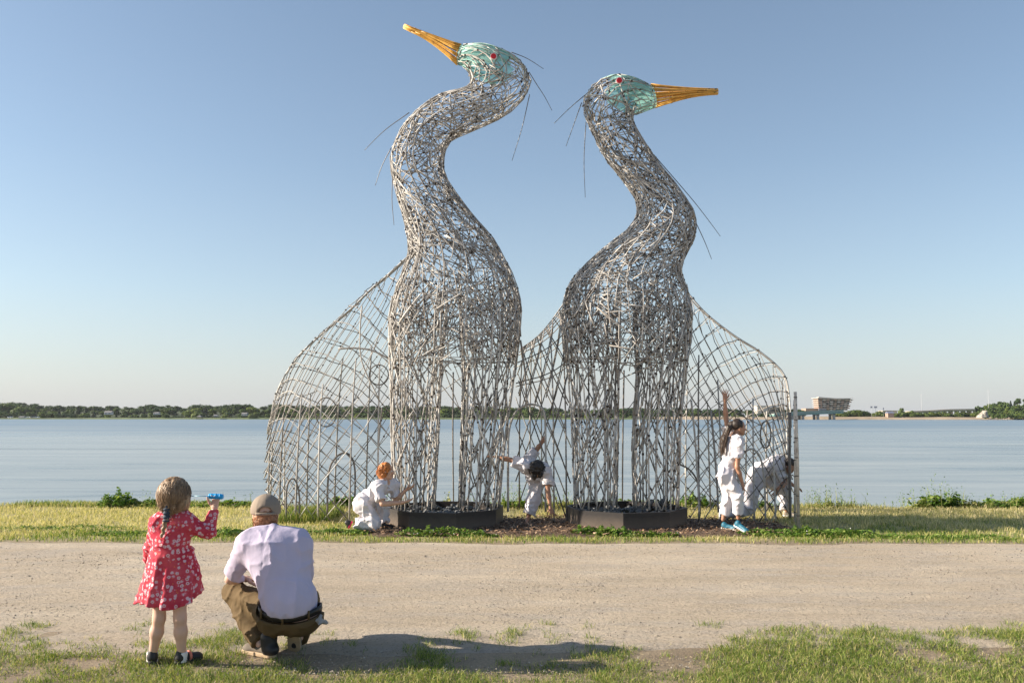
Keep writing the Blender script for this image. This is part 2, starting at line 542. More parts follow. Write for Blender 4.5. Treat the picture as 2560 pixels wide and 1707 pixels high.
# water
m_water, nt, b, _ = new_mat('bay_water')
v = geo_pos(nt, (0.028, 0.20, 1.0))
big = noise(nt, v, 1.0, 8, 0.7)
big.node.inputs['Distortion'].default_value = 0.9
vbig = geo_pos(nt, (0.0022, 0.011, 1.0))
band = noise(nt, vbig, 1.0, 5, 0.6)
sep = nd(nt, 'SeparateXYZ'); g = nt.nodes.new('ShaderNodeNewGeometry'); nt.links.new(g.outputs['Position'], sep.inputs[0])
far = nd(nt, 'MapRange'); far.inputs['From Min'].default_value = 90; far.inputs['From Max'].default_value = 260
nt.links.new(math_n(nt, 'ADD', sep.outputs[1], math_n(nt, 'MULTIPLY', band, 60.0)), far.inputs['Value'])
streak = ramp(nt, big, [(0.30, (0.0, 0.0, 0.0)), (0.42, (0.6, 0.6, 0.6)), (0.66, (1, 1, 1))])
silt_sky_tint = ramp(nt, streak, [(0.0, (0.07, 0.10, 0.12)), (0.45, (0.16, 0.195, 0.215)), (0.8, (0.26, 0.285, 0.285)), (1.0, (0.34, 0.355, 0.34))])
silt_sky_tint = mixc(nt, far.outputs[0], silt_sky_tint, (0.12, 0.185, 0.25))  # ruffled far water: its reflection of bluer sky painted into the base colour
weed = ramp(nt, noise(nt, geo_pos(nt, (0.011, 0.14, 1.0)), 1.3, 6, 0.7), [(0.63, (0, 0, 0)), (0.67, (1, 1, 1))])
calm = ramp(nt, noise(nt, geo_pos(nt, (0.012, 0.035, 1.0)), 1.0, 4, 0.55), [(0.42, (0, 0, 0)), (0.58, (1, 1, 1))])
silt_sky_tint = mixc(nt, math_n(nt, 'MULTIPLY', calm, 0.5), silt_sky_tint, (0.29, 0.31, 0.305))  # smooth patches: pale sky reflection painted over the silt colour
silt_sky_tint = mixc(nt, math_n(nt, 'MULTIPLY', weed, 0.55), silt_sky_tint, (0.045, 0.055, 0.05))
nt.links.new(silt_sky_tint, b.inputs['Base Color'])
b.inputs['IOR'].default_value = 1.33
rr = nd(nt, 'MapRange'); rr.inputs['To Min'].default_value = 0.14; rr.inputs['To Max'].default_value = 0.30
nt.links.new(band, rr.inputs['Value']); nt.links.new(mixc(nt, far.outputs[0], rr.outputs[0], (0.34, 0.34, 0.34)), b.inputs['Roughness'])
b1 = nt.nodes.new('ShaderNodeBump'); b1.inputs['Strength'].default_value = 0.25; b1.inputs['Distance'].default_value = 0.03
nt.links.new(noise(nt, geo_pos(nt, (0.5, 1.6, 1.0)), 1.0, 5, 0.65), b1.inputs['Height'])
nt.links.new(b1.outputs[0], b.inputs['Normal'])
wx = np.array([-2600, -600, -60, 0, 60, 600, 2600.0]); wy = np.array([15.6, 20, 40, 100, 300, 600, 800.0])
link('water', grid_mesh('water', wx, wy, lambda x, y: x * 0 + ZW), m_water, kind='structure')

# ---------------------------------------------------------------- far shore
m_mudbank = simple('tidal_mud', (0.34, 0.27, 0.19), 0.8, 0.15, 0.05, island=0)
m_shoregrass = simple('shore_grass', (0.095, 0.125, 0.04), 0.9, 0.25, 0.08)
def strip(name, x0, x1, u0, u1, z0, z1, mat, n=120):
    xs = np.linspace(x0, x1, n)
    w = 1 + 0.25 * np.sin(xs * 0.05) + 0.2 * np.sin(xs * 0.13)
    s = shore_y(xs)
    v = np.concatenate([np.stack([xs, s + u0, xs * 0 + z0], -1), np.stack([xs, s + u1, z1 * w], -1), np.stack([xs, s + u1 + 30, z1 * w + 0.3], -1)])
    i = np.arange(n - 1)
    f = np.concatenate([np.stack([i, i + 1, i + n + 1, i + n], -1), np.stack([i, i + 1, i + n + 1, i + n], -1) + n])
    return link(name, mesh_np(name, v, f.ravel(), np.full(len(f), 4)), mat, kind='structure')
m_floor = simple('woodland_floor', (0.05, 0.07, 0.025), 0.9, 0.25, 0.08)
def floor_strip():
    xs = np.linspace(-1500, 150, 60); s = shore_y(xs)
    rows = [np.stack([xs, s + u, ground_z(xs, s + u) + 0.7 + 0.2 * k], -1) for k, u in enumerate((14, 40, 90, 160, 240))]
    v = np.concatenate(rows); i, j = np.meshgrid(np.arange(59), np.arange(4)); bb = (j * 60 + i).ravel()
    f = np.stack([bb, bb + 1, bb + 61, bb + 60], -1)
    link('woodland_floor', mesh_np('woodland_floor', v, f.ravel(), np.full(len(f), 4)), m_floor, kind='structure')
floor_strip()
strip('mud_shore', 120, 900, -6, 4, ZW - 0.05, 0.9, m_mudbank)
strip('grass_shore', -900, 135, -6, 5, ZW - 0.05, 0.15, m_shoregrass)

def tree_mesh(kind, seed):
    """far tree: crown of leaf clumps with gaps (returned as crown mesh, trunk mesh); unit = metre, height about 9"""
    r = np.random.default_rng(seed)
    crown, trunk = MB(), MB()
    if kind == 'conifer':
        n = 420
        t = r.random(n) ** 0.8
        rad = (1 - t) * 2.3 + 0.15
        a = r.uniform(0, 6.28, n)
        q = r.random(n) ** 0.5
        p = np.stack([np.cos(a) * rad * q, np.sin(a) * rad * q, 1.2 + t * 8.6], -1)
        d = np.stack([np.cos(a), np.sin(a), np.full(n, 0.7)], -1) + r.normal(0, 0.3, (n, 3))
        v, f = leaves(p, r.uniform(0.35, 0.75, n), d, r.uniform(0, 6.28, n), 0.7)
        crown.add(v, f)
        trunk.tube([(0, 0, -1), (0, 0, 5), (0, 0, 9)], 0.28, 0.05, 6)
    else:
        tall = 1.35 if kind == 'tall' else (0.62 if kind == 'shrub' else 1.0)
        for k in range(9):
            a = r.uniform(0, 6.28)
            c = np.array((math.cos(a) * r.uniform(0.4, 2.4), math.sin(a) * r.uniform(0.4, 2.4), r.uniform(2.6, 7.0) * tall))
            R = r.uniform(1.3, 2.3) * (1.15 if c[2] < 5 else 0.9)
            n = 95
            d = r.normal(size=(n, 3)); d /= np.linalg.norm(d, axis=1)[:, None]
            p = c + d * R * (r.random((n, 1)) ** 0.35) * np.array((1, 1, 0.8))
            v, f = leaves(p, r.uniform(0.28, 0.62, n), d + r.normal(0, 0.35, (n, 3)), r.uniform(0, 6.28, n), 0.8)
            crown.add(v, f)
        trunk.tube([(0, 0, -1), (0.1, 0, 2.2 * tall), (0.2, 0.1, 5 * tall)], 0.30, 0.10, 6)
        for k in range(3):
            a = k * 2.1 + r.uniform(0, 0.5)
            trunk.tube([(0, 0, 2 * tall), (math.cos(a) * 1.2, math.sin(a) * 1.2, 4.2 * tall)], 0.12, 0.05, 4)
    return crown, trunk
m_far = leafy('far_foliage', [(0, (0.03, 0.055, 0.016)), (0.35, (0.055, 0.095, 0.025)), (0.7, (0.09, 0.14, 0.035)), (1, (0.145, 0.19, 0.055))], 0.2, 0.7, 0.45)
m_far_dark = leafy('far_foliage_dark', [(0, (0.014, 0.028, 0.014)), (0.6, (0.030, 0.050, 0.022)), (1, (0.055, 0.075, 0.035))], 0.12, 0.7, 0.25)
m_far_light = leafy('far_foliage_light', [(0, (0.05, 0.085, 0.022)), (0.5, (0.10, 0.145, 0.035)), (1, (0.17, 0.20, 0.06))], 0.25, 0.7, 0.25)
m_bark = simple('bark', (0.13, 0.10, 0.075), 0.9, 0.25, 6.0)
protos = {}
for kind, mat, nvar in (('round', m_far, 4), ('tall', m_far, 2), ('conifer', m_far_dark, 2), ('shrub', m_far_light, 3), ('pale', m_far_light, 2)):
    L = []
    for q in range(nvar):
        c, t = tree_mesh(kind, 100 + hash(kind + str(q)) % 1 + q * 7 + len(kind) * 13)
        cm, tm = c.mesh('crown', smooth=False), t.mesh('trunk')
        cm.materials.append(mat); tm.materials.append(m_bark)
        L.append((cm, tm, c))
    protos[kind] = L
def plant_tree(kind, x, y, z, h, label, group, w=1.0, name='leafy_tree'):
    cm, tm, _ = random.choice(protos[kind])
    s = h / (9.6 if kind == 'conifer' else (11.5 if kind == 'tall' else (6.0 if kind == 'shrub' else 8.6)))
    root = thing(name, label, 'tree' if kind != 'shrub' else 'shrub', (x, y, z), group)
    root.rotation_euler = (0, 0, random.uniform(0, 6.28))
    root.scale = (s * w, s * w, s)
    BASES[root.name] = np.zeros(3)
    link('crown', cm, None, root)
    link('trunk', tm, None, root)
    return root
def top_px(px):                             # height of the tree line in the photograph, in its pixels
    xs = [0, 60, 110, 160, 200, 290, 330, 380, 430, 455, 500, 540, 600, 650, 700, 900, 1100, 1350, 1450, 1560, 1700, 1800, 1850, 1900, 1960, 2000]
    ys = [1003, 1005, 1008, 1013, 1013, 1013, 1017, 1009, 1011, 1015, 1008, 1012, 1008, 1010, 1009, 1012, 1013, 1015, 1018, 1017, 1018, 1020, 1024, 1028, 1030, 1032]
    return np.interp(px, xs, ys)
def to_x(px, y):
    return (px - CX) / FPX * y / 1.0
GW = 'trees of the wood along the far shore'
lab_w = {'round': 'round-crowned broadleaf tree in the wood along the far shore', 'tall': 'taller broadleaf tree in the wood along the far shore',
         'conifer': 'dark pointed conifer in the wood along the far shore', 'pale': 'pale green tree in the wood along the far shore'}
for row, (du, n_) in enumerate(((14, 112), (46, 108))):
    for k in range(n_):
        px = 2005 * (k + random.uniform(-0.3, 0.3)) / n_ + 4 - 8 * row
        y = float(shore_y(to_x(px, 760))) + du + random.uniform(-6, 6)
        x = float(P(px, 1000, y)[0])
        z = float(ground_z(x, y)) - 0.3
        topz = P(px, top_px(px), y)[2]
        full = topz - z
        z -= (2.2, 1.0)[row]
        hh = (full * (0.62, 0.88)[row]) * random.uniform(0.75, 1.15)
        kind = random.choices(('round', 'tall', 'conifer', 'pale'), (6, 1.6, 0.7, 1.3))[0]
        hh = max(3.0, hh)
        plant_tree(kind, x, y, z, hh, lab_w[kind], GW, random.uniform(1.25, 1.75) * (1.3 if hh < 6 else 1.0))
# the wood behind: one mass of crowns
mass = MB()
for k in range(640):
    row = k % 3
    px = random.uniform(-160, 2000) if k > 60 else random.uniform(-160, 1000)
    if k >= 420: px = random.uniform(-1900, -100) if k < 600 else random.uniform(2600, 3600)
    y = float(shore_y(to_x(px, 760))) + (90 if k < 420 else 25) + row * 45 + random.uniform(-10, 10)
    x = float(P(px, 1000, y)[0])
    z = float(ground_z(x, y)) - 0.3
    topz = P(min(max(px, 0), 2000), top_px(min(max(0, px), 1800)), y)[2]
    hh = max(4.0, (topz - z) * (random.uniform(0.84, 1.04) if row < 2 else random.uniform(0.95, 1.02)))
    c = random.choice(protos['round'])[2]
    s = hh / 8.6
    base = 0
    vv = np.concatenate(c.v) * np.array((s * 1.6, s * 1.6, s))
    a = random.uniform(0, 6.28)
    vv = np.stack([vv[:, 0] * math.cos(a) - vv[:, 1] * math.sin(a), vv[:, 0] * math.sin(a) + vv[:, 1] * math.cos(a), vv[:, 2]], -1) + (x, y, z)
    ff = np.arange(len(vv)).reshape(-1, 4)
    mass.add(vv[::1], ff[::2])
mass.build('far_wood', m_far, smooth=False, kind='stuff')

# ---- right shore: shrubs, tree belt, wooded hill
GS = 'shrubs on the low shore right of the bridge'
for k in range(58):
    px = 2085 + (2470 - 2085) * (k + random.uniform(-0.4, 0.4)) / 58
    y = float(shore_y(to_x(px, 700))) + 14 + random.uniform(-3, 5)
    x = float(P(px, 1000, y)[0]); z = 0.2
    y0 = P(px, 1033 - 6 * math.exp(-((px - 2140) / 30) ** 2), y)[2]
    plant_tree('shrub', x, y, z, max(2.0, (y0 - z) * random.uniform(0.9, 1.5)), 'light green shrub on the low far shore right of the bridge', GS, 1.3, 'shore_shrub')
for px, tp, kind, lab in ((2252, 1018, 'pale', 'tall pale green tree standing above the shrubs, left of the viaduct'), (2278, 1020, 'round', 'mid green tree just left of the start of the viaduct'),
                     (2322, 1027, 'conifer', 'dark rounded tree in front of the left part of the viaduct'), (2346, 1028, 'round', 'second dark tree in front of the viaduct'),
                     (2362, 1029, 'round', 'low green tree under the middle of the viaduct'), (2438, 1019, 'conifer', 'dark pointed tree just left of the pale cliff'),
                     (2007, 1019, 'round', 'dark tree left of the terraced building behind the bridge'), (2447, 1012, 'round', 'dark round tree on the slope above the cliff')):
    y = float(shore_y(to_x(px, 700))) + 26
    x = float(P(px, 1000, y)[0]); zt = P(px, tp, y)[2]
    plant_tree(kind, x, y, 0.0, zt, lab, None, 1.0)
GH = 'trees covering the hill at the far right'
for k in range(120):
    q = k / 120
    px = random.uniform(2462, 2600) if k > 10 else 2458 + 11 * k
    topp = np.interp(px, [2455, 2480, 2520, 2560, 2620], [1014, 1003, 996, 989, 984])
    fr = random.random()
    zc = P(px, 1040 + (topp - 1040) * fr, 700)
    y = 645 + 150 * fr
    x = float(P(px, 1000, y)[0])
    zt = P(px, 1040 + (topp - 1040) * max(0.16, fr), y)[2]
    hh = min(zt + 1, random.uniform(6, 8.5))
    kind = random.choices(('round', 'conifer', 'pale'), (6, 1, 1.2))[0]
    plant_tree(kind, x, y, zt - hh, hh, {'round': 'round green tree on the wooded hill at the right edge', 'conifer': 'dark conifer on the wooded hill at the right edge', 'pale': 'pale green tree on the wooded hill at the right edge'}[kind], GH, 1.1)
# hill body under those trees
xs = np.linspace(395, 900, 60); us = np.linspace(0, 1, 16)
X = np.repeat(xs[None], 16, 0); U = np.repeat(us[:, None], 60, 1)
Yh = 640 + 190 * U
topz = 17 * np.clip((X - (385 + 45 * U)) / 110, 0, 1) ** 0.6
Z = -0.5 + topz * U ** 0.8
vv = np.stack([X, Yh, Z], -1).reshape(-1, 3)
i, j = np.meshgrid(np.arange(59), np.arange(15)); bb = (j * 60 + i).ravel()
f = np.stack([bb, bb + 1, bb + 61, bb + 60], -1)
link('hill', mesh_np('hill', vv, f.ravel(), np.full(len(f), 4)), m_shoregrass, kind='structure')
# pale cliff at the foot of the hill
m_rock = simple('pale_rock', (0.33, 0.30, 0.26), 0.9, 0.2, 0.6, bmp=0.5, bdist=0.4)
mb = MB()
for k in range(12):
    px = 2449 + 12 * k / 11
    c = P(px, 1037 - 14 * k / 11, 634)
    mb.box((c[0], c[1], max(0.3, c[2] * 0.5)), (random.uniform(1.2, 2.4), 5, max(1.2, c[2]) * random.uniform(0.5, 0.85)), random.uniform(0, 1), 0.6)
o = mb.build('cliff', m_rock, smooth=False); o['kind'] = 'structure'

# ---- bridge
m_conc = simple('pale_concrete', (0.36, 0.33, 0.30), 0.85, 0.08, 0.5)
m_green = simple('green_steel', (0.16, 0.27, 0.24), 0.5, 0.06, 0.5)
m_shade = simple('dark_glass', (0.05, 0.06, 0.07), 0.25, 0.1, 0.5, bmp=0)
YB = 690.0
def xz(px, py, Y):
    p = P(px, py, Y); return p[0], p[2]
t = thing('road_bridge', 'low road bridge with green girder and concrete piers over the inlet', 'bridge', P(2040, 1047, YB))
x0, _ = xz(1930, 1040, YB); x1, _ = xz(2102, 1040, YB)
_, zd0 = xz(1930, 1035, YB); _, zd1 = xz(2102, 1028, YB)
def slanted(mb, xa, xb, za, zb, th, y0, y1, n=8):
    xs = np.linspace(xa, xb, n); zs = np.linspace(za, zb, n)
    v = np.concatenate([np.stack([xs, xs * 0 + yy, zs + dz], -1) for yy, dz in ((y0, 0), (y1, 0), (y1, th), (y0, th))])
    i = np.arange(n - 1)
    f = np.concatenate([np.stack([i + a * n, i + 1 + a * n, i + 1 + b_ * n, i + b_ * n], -1) for a, b_ in ((0, 1), (1, 2), (2, 3), (3, 0))])
    mb.add(v, f)
    mb.add(v[[0, n, 2 * n, 3 * n]], [(0, 1, 2, 3)]); mb.add(v[[n - 1, 2 * n - 1, 3 * n - 1, 4 * n - 1]], [(3, 2, 1, 0)])
    return mb
slanted(MB(), x0, x1, zd0 - 1.6, zd1 - 1.6, 1.6, YB - 6, YB + 6).build('girder', m_green, t, smooth=False)
slanted(MB(), x0, x1, zd0, zd1, 0.35, YB - 6.4, YB + 6.4).build('deck', m_conc, t, smooth=False)
slanted(MB(), x0, x1, zd0 + 0.35, zd1 + 0.35, 0.9, YB - 6.2, YB - 5.9).build('railing', m_green, t, smooth=False)
for px in (1953, 1978, 2003, 2040, 2080):
    x, _ = xz(px, 1040, YB); zt = np.interp(px, [1930, 2102], [zd0, zd1]) - 1.6
    MB().box((x, YB - 4, (zt - 2.2) / 2), (1.7, 2.0, zt + 2.2)).box((x, YB, zt - 0.4), (2.2, 10, 0.8)).box((x, YB + 4.5, (zt - 2.2) / 2), (1.7, 2.0, zt + 2.2)).build('pier', m_conc, t, smooth=False)
# ---- terraced building
YT = 780.0
m_clad = simple('pale_brick_cladding', (0.36, 0.25, 0.20), 0.8, 0.08, 0.3)
m_white = simple('white_paint', (0.50, 0.47, 0.44), 0.6, 0.04, 0.5)
m_sign = simple('blue_grey_panel', (0.16, 0.18, 0.25), 0.6, 0.05, 0.5)
t = thing('terraced_building', 'stepped apartment block with balconies on every storey, rising behind the bridge', 'building', P(2085, 1030, YT))
pxm = FPX / YT
for s_ in range(6):
    py0, py1 = 1026 - s_ * 5.1, 1026 - (s_ + 1) * 5.1
    xa, z0 = xz(2047 - s_ * 0.4, py0, YT); xb, _ = xz(2122 + s_ * 1.5, py0, YT); _, z1 = xz(2047, py1, YT)
    zr = z1 - s_ * 0.0
    nb = 9
    MB().box(((xa + xb) / 2, YT + 8, (z0 + z1) / 2), (xb - xa - 1.5, 13, (z1 - z0) - 0.5)).build('storey', m_clad, t, smooth=False)
    MB().box(((xa + xb) / 2, YT + 6.5, z1 - 0.12), (xb - xa + 1.2, 16.5, 0.28)).build('floor_slab', m_white, t, smooth=False)
    for q in range(nb):
        xq = xa + (q + 0.5) * (xb - xa) / nb
        w = MB().box((xq, YT + 1.46, (z0 + z1) / 2 + 0.05), ((xb - xa) / nb * 0.62, 0.1, (z1 - z0) * 0.62)).build('window', m_shade, t, smooth=False)
        if (q + s_) % 3 != 2:
            MB().box((xq, YT - 1.4, z0 + 0.45), ((xb - xa) / nb * 0.8, 0.12, 0.85)).build('balcony_front', m_white if q % 2 else m_clad, t, smooth=False)
xa, z0 = xz(2042, 995.5, YT); xb, z1 = xz(2131, 999.5, YT)
slanted(MB(), xa, xb, z0, z1 - 0.2, 0.5, YT - 2.5, YT + 15).build('roof', m_white, t, smooth=False)
slanted(MB(), xa + 3, xb - 9, z0 + 0.5, z1 + 0.4, 0.9, YT + 3, YT + 9).build('roof_plant', m_conc, t, smooth=False)
xa, z0 = xz(2014, 1029, YT); xb, z1 = xz(2050, 1020.5, YT)
MB().box(((xa + xb) / 2, YT + 5, (z0 + z1) / 2), (xb - xa, 12, z1 - z0)).build('side_wing', m_clad, t, smooth=False)
xa, z0 = xz(2048, 1026.5, YT - 5); xb, z1 = xz(2066, 1021.5, YT - 5)
MB().box(((xa + xb) / 2, YT - 4, (z0 + z1) / 2), (xb - xa, 1, z1 - z0)).build('wall_panel', m_sign, t, smooth=False)
# ---- white building behind the lattice
YV = 790.0
xa, z0 = xz(1888, 1033, YV); xb, z1 = xz(1957, 1015, YV)
t = thing('white_building', 'long white flat-roofed building seen through the right-hand lattice', 'building', ((xa + xb) / 2, YV, 0))
MB().box((xa + (xb - xa) * 0.23, YV, z1 / 2), ((xb - xa) * 0.46, 14, z1)).build('hall', m_white, t, smooth=False)
MB().box((xa + (xb - xa) * 0.73, YV + 3, (z1 - 0.8) / 2), ((xb - xa) * 0.535, 14, z1 - 0.8)).build('side_wing', m_conc, t, smooth=False)
MB().box(((xa + xb) / 2, YV + 1, z1 + 0.2), (xb - xa + 1, 16, 0.4)).build('roof', m_conc, t, smooth=False)
for q in range(5):
    MB().box((xa + (xb - xa) * (0.54 + q * 0.09), YV - 4.05, z1 * 0.62), (2.4, 0.1, 1.6)).build('window', m_shade, t, smooth=False)
# ---- viaduct
YR = 760.0
t = thing('highway_viaduct', 'long pale concrete viaduct rising towards the hill at far right', 'viaduct', P(2370, 1040, YR))
kp = [(2270, 1027.5), (2320, 1025.5), (2370, 1022.5), (2420, 1021.8), (2466, 1022)]
for (a0, b0), (a1, b1) in zip(kp[:-1], kp[1:]):
    xa, za = xz(a0, b0, YR); xb, zb = xz(a1, b1, YR)
    slanted(MB(), xa, xb, za - 1.1, zb - 1.1, 1.1, YR - 6, YR + 6).build('deck_span', m_conc, t, smooth=False)
    slanted(MB(), xa, xb, za - 2.0, zb - 2.0, 0.85, YR - 4.5, YR + 4.5).build('girder', m_green, t, smooth=False)
for q in range(12):
    px = 2283 + q * 15.5; py = np.interp(px, [k[0] for k in kp], [k[1] for k in kp])
    x, z = xz(px, py, YR)
    MB().box((x, YR, (z - 2.0) / 2), (1.3, 6, z - 2.0)).build('pier', m_conc, t, smooth=False)
xa, z0 = xz(2202, 1030, YR); xb, z1 = xz(2236, 1026.8, YR)
t = thing('low_warehouse', 'low pale building half hidden by shrubs beside the floodlights', 'building', ((xa + xb) / 2, YR, 0))
MB().box(((xa + xb) / 2, YR, z1 / 2), (xb - xa, 10, z1)).build('wall', m_white, t, smooth=False)
MB().box(((xa + xb) / 2, YR, z1 + 0.15), (xb - xa + 1, 11, 0.3)).build('roof', m_conc, t, smooth=False)
xa, z0 = xz(2178, 1034, YR - 30); xb, z1 = xz(2192, 1030, YR - 30)
t = thing('small_house', 'small pale house among shrubs below the floodlights', 'house', ((xa + xb) / 2, YR - 60, 0))
MB().box(((xa + xb) / 2, YR - 60, (z1 - 1) / 2), (xb - xa, 5, z1 - 1)).build('wall', m_clad, t, smooth=False)
MB().add(np.array([(xa - .3, YR - 63, z1 - 1), (xb + .3, YR - 63, z1 - 1), (xb + .3, YR - 57, z1 - 1), (xa - .3, YR - 57, z1 - 1), (xa, YR - 60, z1 + .6), (xb, YR - 60, z1 + .6)]), [(0, 1, 5, 4), (2, 3, 4, 5), (0, 4, 3), (1, 2, 5)]).build('roof', m_sign, t, smooth=False)
# ---- masts and floodlights
m_mast = simple('mast_steel', (0.42, 0.44, 0.46), 0.5, 0.05, 0.5)
for px, tp, lab in ((2303, 984, 'thin tall mast above the shrubs, left of the viaduct'), (2470, 974, 'thin tall mast on the slope of the wooded hill')):
    x, z = xz(px, tp, YR)
    t = thing('radio_mast', lab, 'mast', (x, YR, 0))
    MB().tube([(x, YR, 0), (x, YR, z)], 0.22, 0.14, 6).build('pole', m_mast, t)
    MB().tube([(x, YR, z), (x, YR, z + 2.5)], 0.05, 0.03, 4).build('antenna', m_mast, t)
for px, tp, wd, lab in ((2178, 1015, 1.7, 'floodlight pole above the shrubs, leftmost of the three'), (2188.5, 1015, 2.6, 'floodlight pole with widest lamp bank, middle of the three'), (2208, 1019, 0.8, 'floodlight pole with narrow lamp bank, rightmost of the three')):
    Yf = 700
    x, z = xz(px, tp, Yf)
    t = thing('floodlight_pole', lab, 'floodlight', (x, Yf, 0))
    MB().tube([(x, Yf, 0), (x, Yf, z)], 0.14, 0.10, 5).build('pole', m_mast, t)
    for q in range(3):
        for s_ in range(2):
            MB().box((x + (q - 1) * wd / 3, Yf - 0.2, z - 0.4 - s_ * 0.75), (wd / 3 * 0.85, 0.3, 0.6)).build('lamp_head', m_sign, t, smooth=False)
# ---- little houses and things on the left shore
m_roofs = simple('grey_shingle_roof', (0.22, 0.21, 0.21), 0.8, 0.1, 0.4)
def cottage(px, py, wpx, hpx, Y, lab, name='shore_house', wall=None):
    x, z = xz(px, py, Y); w = wpx * Y / FPX; h_ = hpx * Y / FPX
    t = thing(name, lab, 'house', (x, Y, z))
    MB().box((x, Y, z + h_ * 0.3), (w, 5, h_ * 0.6)).build('wall', wall or m_white, t, smooth=False)
    a, bq, zz, e = x - w / 2 - .3, x + w / 2 + .3, z + h_ * 0.6, 0.02
    MB().add(np.array([(a, Y - 3, zz), (bq, Y - 3, zz), (bq, Y + 3, zz), (a, Y + 3, zz), (a, Y, z + h_), (bq, Y, z + h_)]), [(0, 1, 5, 4), (2, 3, 4, 5), (0, 4, 3), (1, 2, 5)]).build('roof', m_roofs, t, smooth=False)
    for q in (-0.25, 0.25):
        MB().box((x + w * q, Y - 2.53, z + h_ * 0.3), (w * 0.16, 0.08, h_ * 0.28)).build('window', m_shade, t, smooth=False)
cottage(272, 1036, 17, 9, 772, 'white gabled house with grey roof among trees on the left shore')
cottage(392, 1036, 12, 6, 772, 'small pale house among trees below the highest treetop on the left')
cottage(540, 1041, 8, 5, 772, 'tiny white cottage near the water behind the crouching man')
cottage(612, 1039, 12, 8, 772, 'white cottage just left of the left end of the lattice')
cottage(56, 1045, 12, 5, 768, 'pale long shed on the shore near the left edge')
cottage(1415, 1040, 14, 6, 768, 'pale house on the far shore between the two herons', wall=m_conc)
x, z = xz(504, 1050, 760)
t = thing('shore_gazebo', 'small dark-roofed pavilion at the water edge on the left shore', 'gazebo', (x, 755, -1))
MB().add(np.array([(x - 2.4, 752.6, 1.0), (x + 2.4, 752.6, 1.0), (x + 2.4, 757.4, 1.0), (x - 2.4, 757.4, 1.0), (x, 755, 2.5)]), [(0, 1, 4), (1, 2, 4), (2, 3, 4), (3, 0, 4), (3, 2, 1, 0)]).build('roof', m_roofs, t, smooth=False)
for a in (-2, 2):
    for c in (-2, 2):
        MB().box((x + a, 755 + c, -0.2), (0.25, 0.25, 2.4)).build('post', m_bark, t, smooth=False)
MB().box((x, 755, -1.1), (5, 5, 0.3)).build('platform', m_bark, t, smooth=False)
m_carw = simple('white_car_paint', (0.7, 0.7, 0.7), 0.3, 0.03, 0.5, bmp=0)
m_card = simple('grey_car_paint', (0.2, 0.22, 0.25), 0.3, 0.03, 0.5, bmp=0)
for k, (px, mt, lab) in enumerate(((25, m_carw, 'white car parked on the far shore, leftmost of four'), (73, m_carw, 'white car parked right of the long shed on the far shore'), (82, m_card, 'grey car parked on the far shore beside the white car'), (92, m_carw, 'white car parked on the far shore, rightmost of four'))):
    Yc_ = 762
    x, z = xz(px, 1046, Yc_)
    z = max(z, 0.0)
    t = thing('parked_car', lab, 'car', (x, Yc_, z), 'cars parked on the far shore')
    MB().box((x, Yc_, z + 0.65), (4.3, 1.7, 0.6)).build('body', mt, t, smooth=False)
    MB().box((x - 0.1, Yc_, z + 1.2), (2.4, 1.5, 0.5), 0, 0.8).build('cabin', m_shade, t, smooth=False)
    for a in (-1.35, 1.35):
        MB().tube([(x + a, Yc_ - 0.9, z + 0.33), (x + a, Yc_ - 0.65, z + 0.33)], 0.33, 0.33, 10).build('wheel', m_shade, t)

# ================================================================ THE WOVEN HERONS
def cane_material(name, stops, knots=True, rough=0.55):
    m, nt, b, _ = new_mat(name)
    g = nt.nodes.new('ShaderNodeNewGeometry')
    oi = nt.nodes.new('ShaderNodeObjectInfo')
    rnd = math_n(nt, 'FRACT', math_n(nt, 'ADD', g.outputs['Random Per Island'], oi.outputs['Random']))
    base = ramp(nt, rnd, stops)
    v = geo_pos(nt)
    st = ramp(nt, noise(nt, v, 9, 5, 0.7), [(0.3, (0.62, 0.58, 0.54)), (0.5, (1, 1, 1)), (0.75, (1.15, 1.14, 1.12))])
    col = mixc(nt, 1.0, base, st, 'MULTIPLY')
    if knots:
        k = ramp(nt, noise(nt, v, 16, 2, 0.5), [(0.66, (0, 0, 0)), (0.70, (1, 1, 1))])
        col = mixc(nt, math_n(nt, 'MULTIPLY', k, 0.5), col, (0.07, 0.055, 0.045))
    nt.links.new(col, b.inputs['Base Color'])
    b.inputs['Roughness'].default_value = rough
    b.inputs['Specular IOR Level'].default_value = 0.35
    bump(nt, b, noise(nt, v, 45, 4, 0.6), 0.4, 0.004)
    return m
m_cane = cane_material('weathered_bamboo', [(0, (0.19, 0.175, 0.16)), (0.25, (0.33, 0.31, 0.29)), (0.6, (0.46, 0.44, 0.415)), (1, (0.62, 0.60, 0.57))])
m_post = cane_material('sunlit_post', [(0, (0.58, 0.52, 0.45)), (1, (0.68, 0.62, 0.55))], rough=0.6)  # lighter copy of the cane colour, holding the posts' sunlit brightness
m_cane2 = cane_material('dark_weathered_bamboo', [(0, (0.10, 0.09, 0.08)), (0.4, (0.20, 0.18, 0.165)), (0.8, (0.38, 0.355, 0.33)), (1, (0.50, 0.48, 0.45))])
m_yellow = cane_material('golden_bamboo', [(0, (0.42, 0.18, 0.03)), (0.35, (0.66, 0.34, 0.06)), (1, (0.80, 0.48, 0.12))], rough=0.4)
m_tie = simple('dark_tie', (0.06, 0.045, 0.038), 0.8, 0.2, 20)
m_wire = simple('plume_wire', (0.16, 0.15, 0.15), 0.4, 0.1, 20)
m_teal, nt, b, out = new_mat('teal_netting')
v = geo_pos(nt)
col = ramp(nt, noise(nt, v, 3.5, 4, 0.6), [(0.3, (0.24, 0.54, 0.50)), (0.7, (0.42, 0.72, 0.66))])
nt.links.new(col, b.inputs['Base Color']); b.inputs['Roughness'].default_value = 0.6
tl = nt.nodes.new('ShaderNodeBsdfTranslucent'); nt.links.new(col, tl.inputs[0])
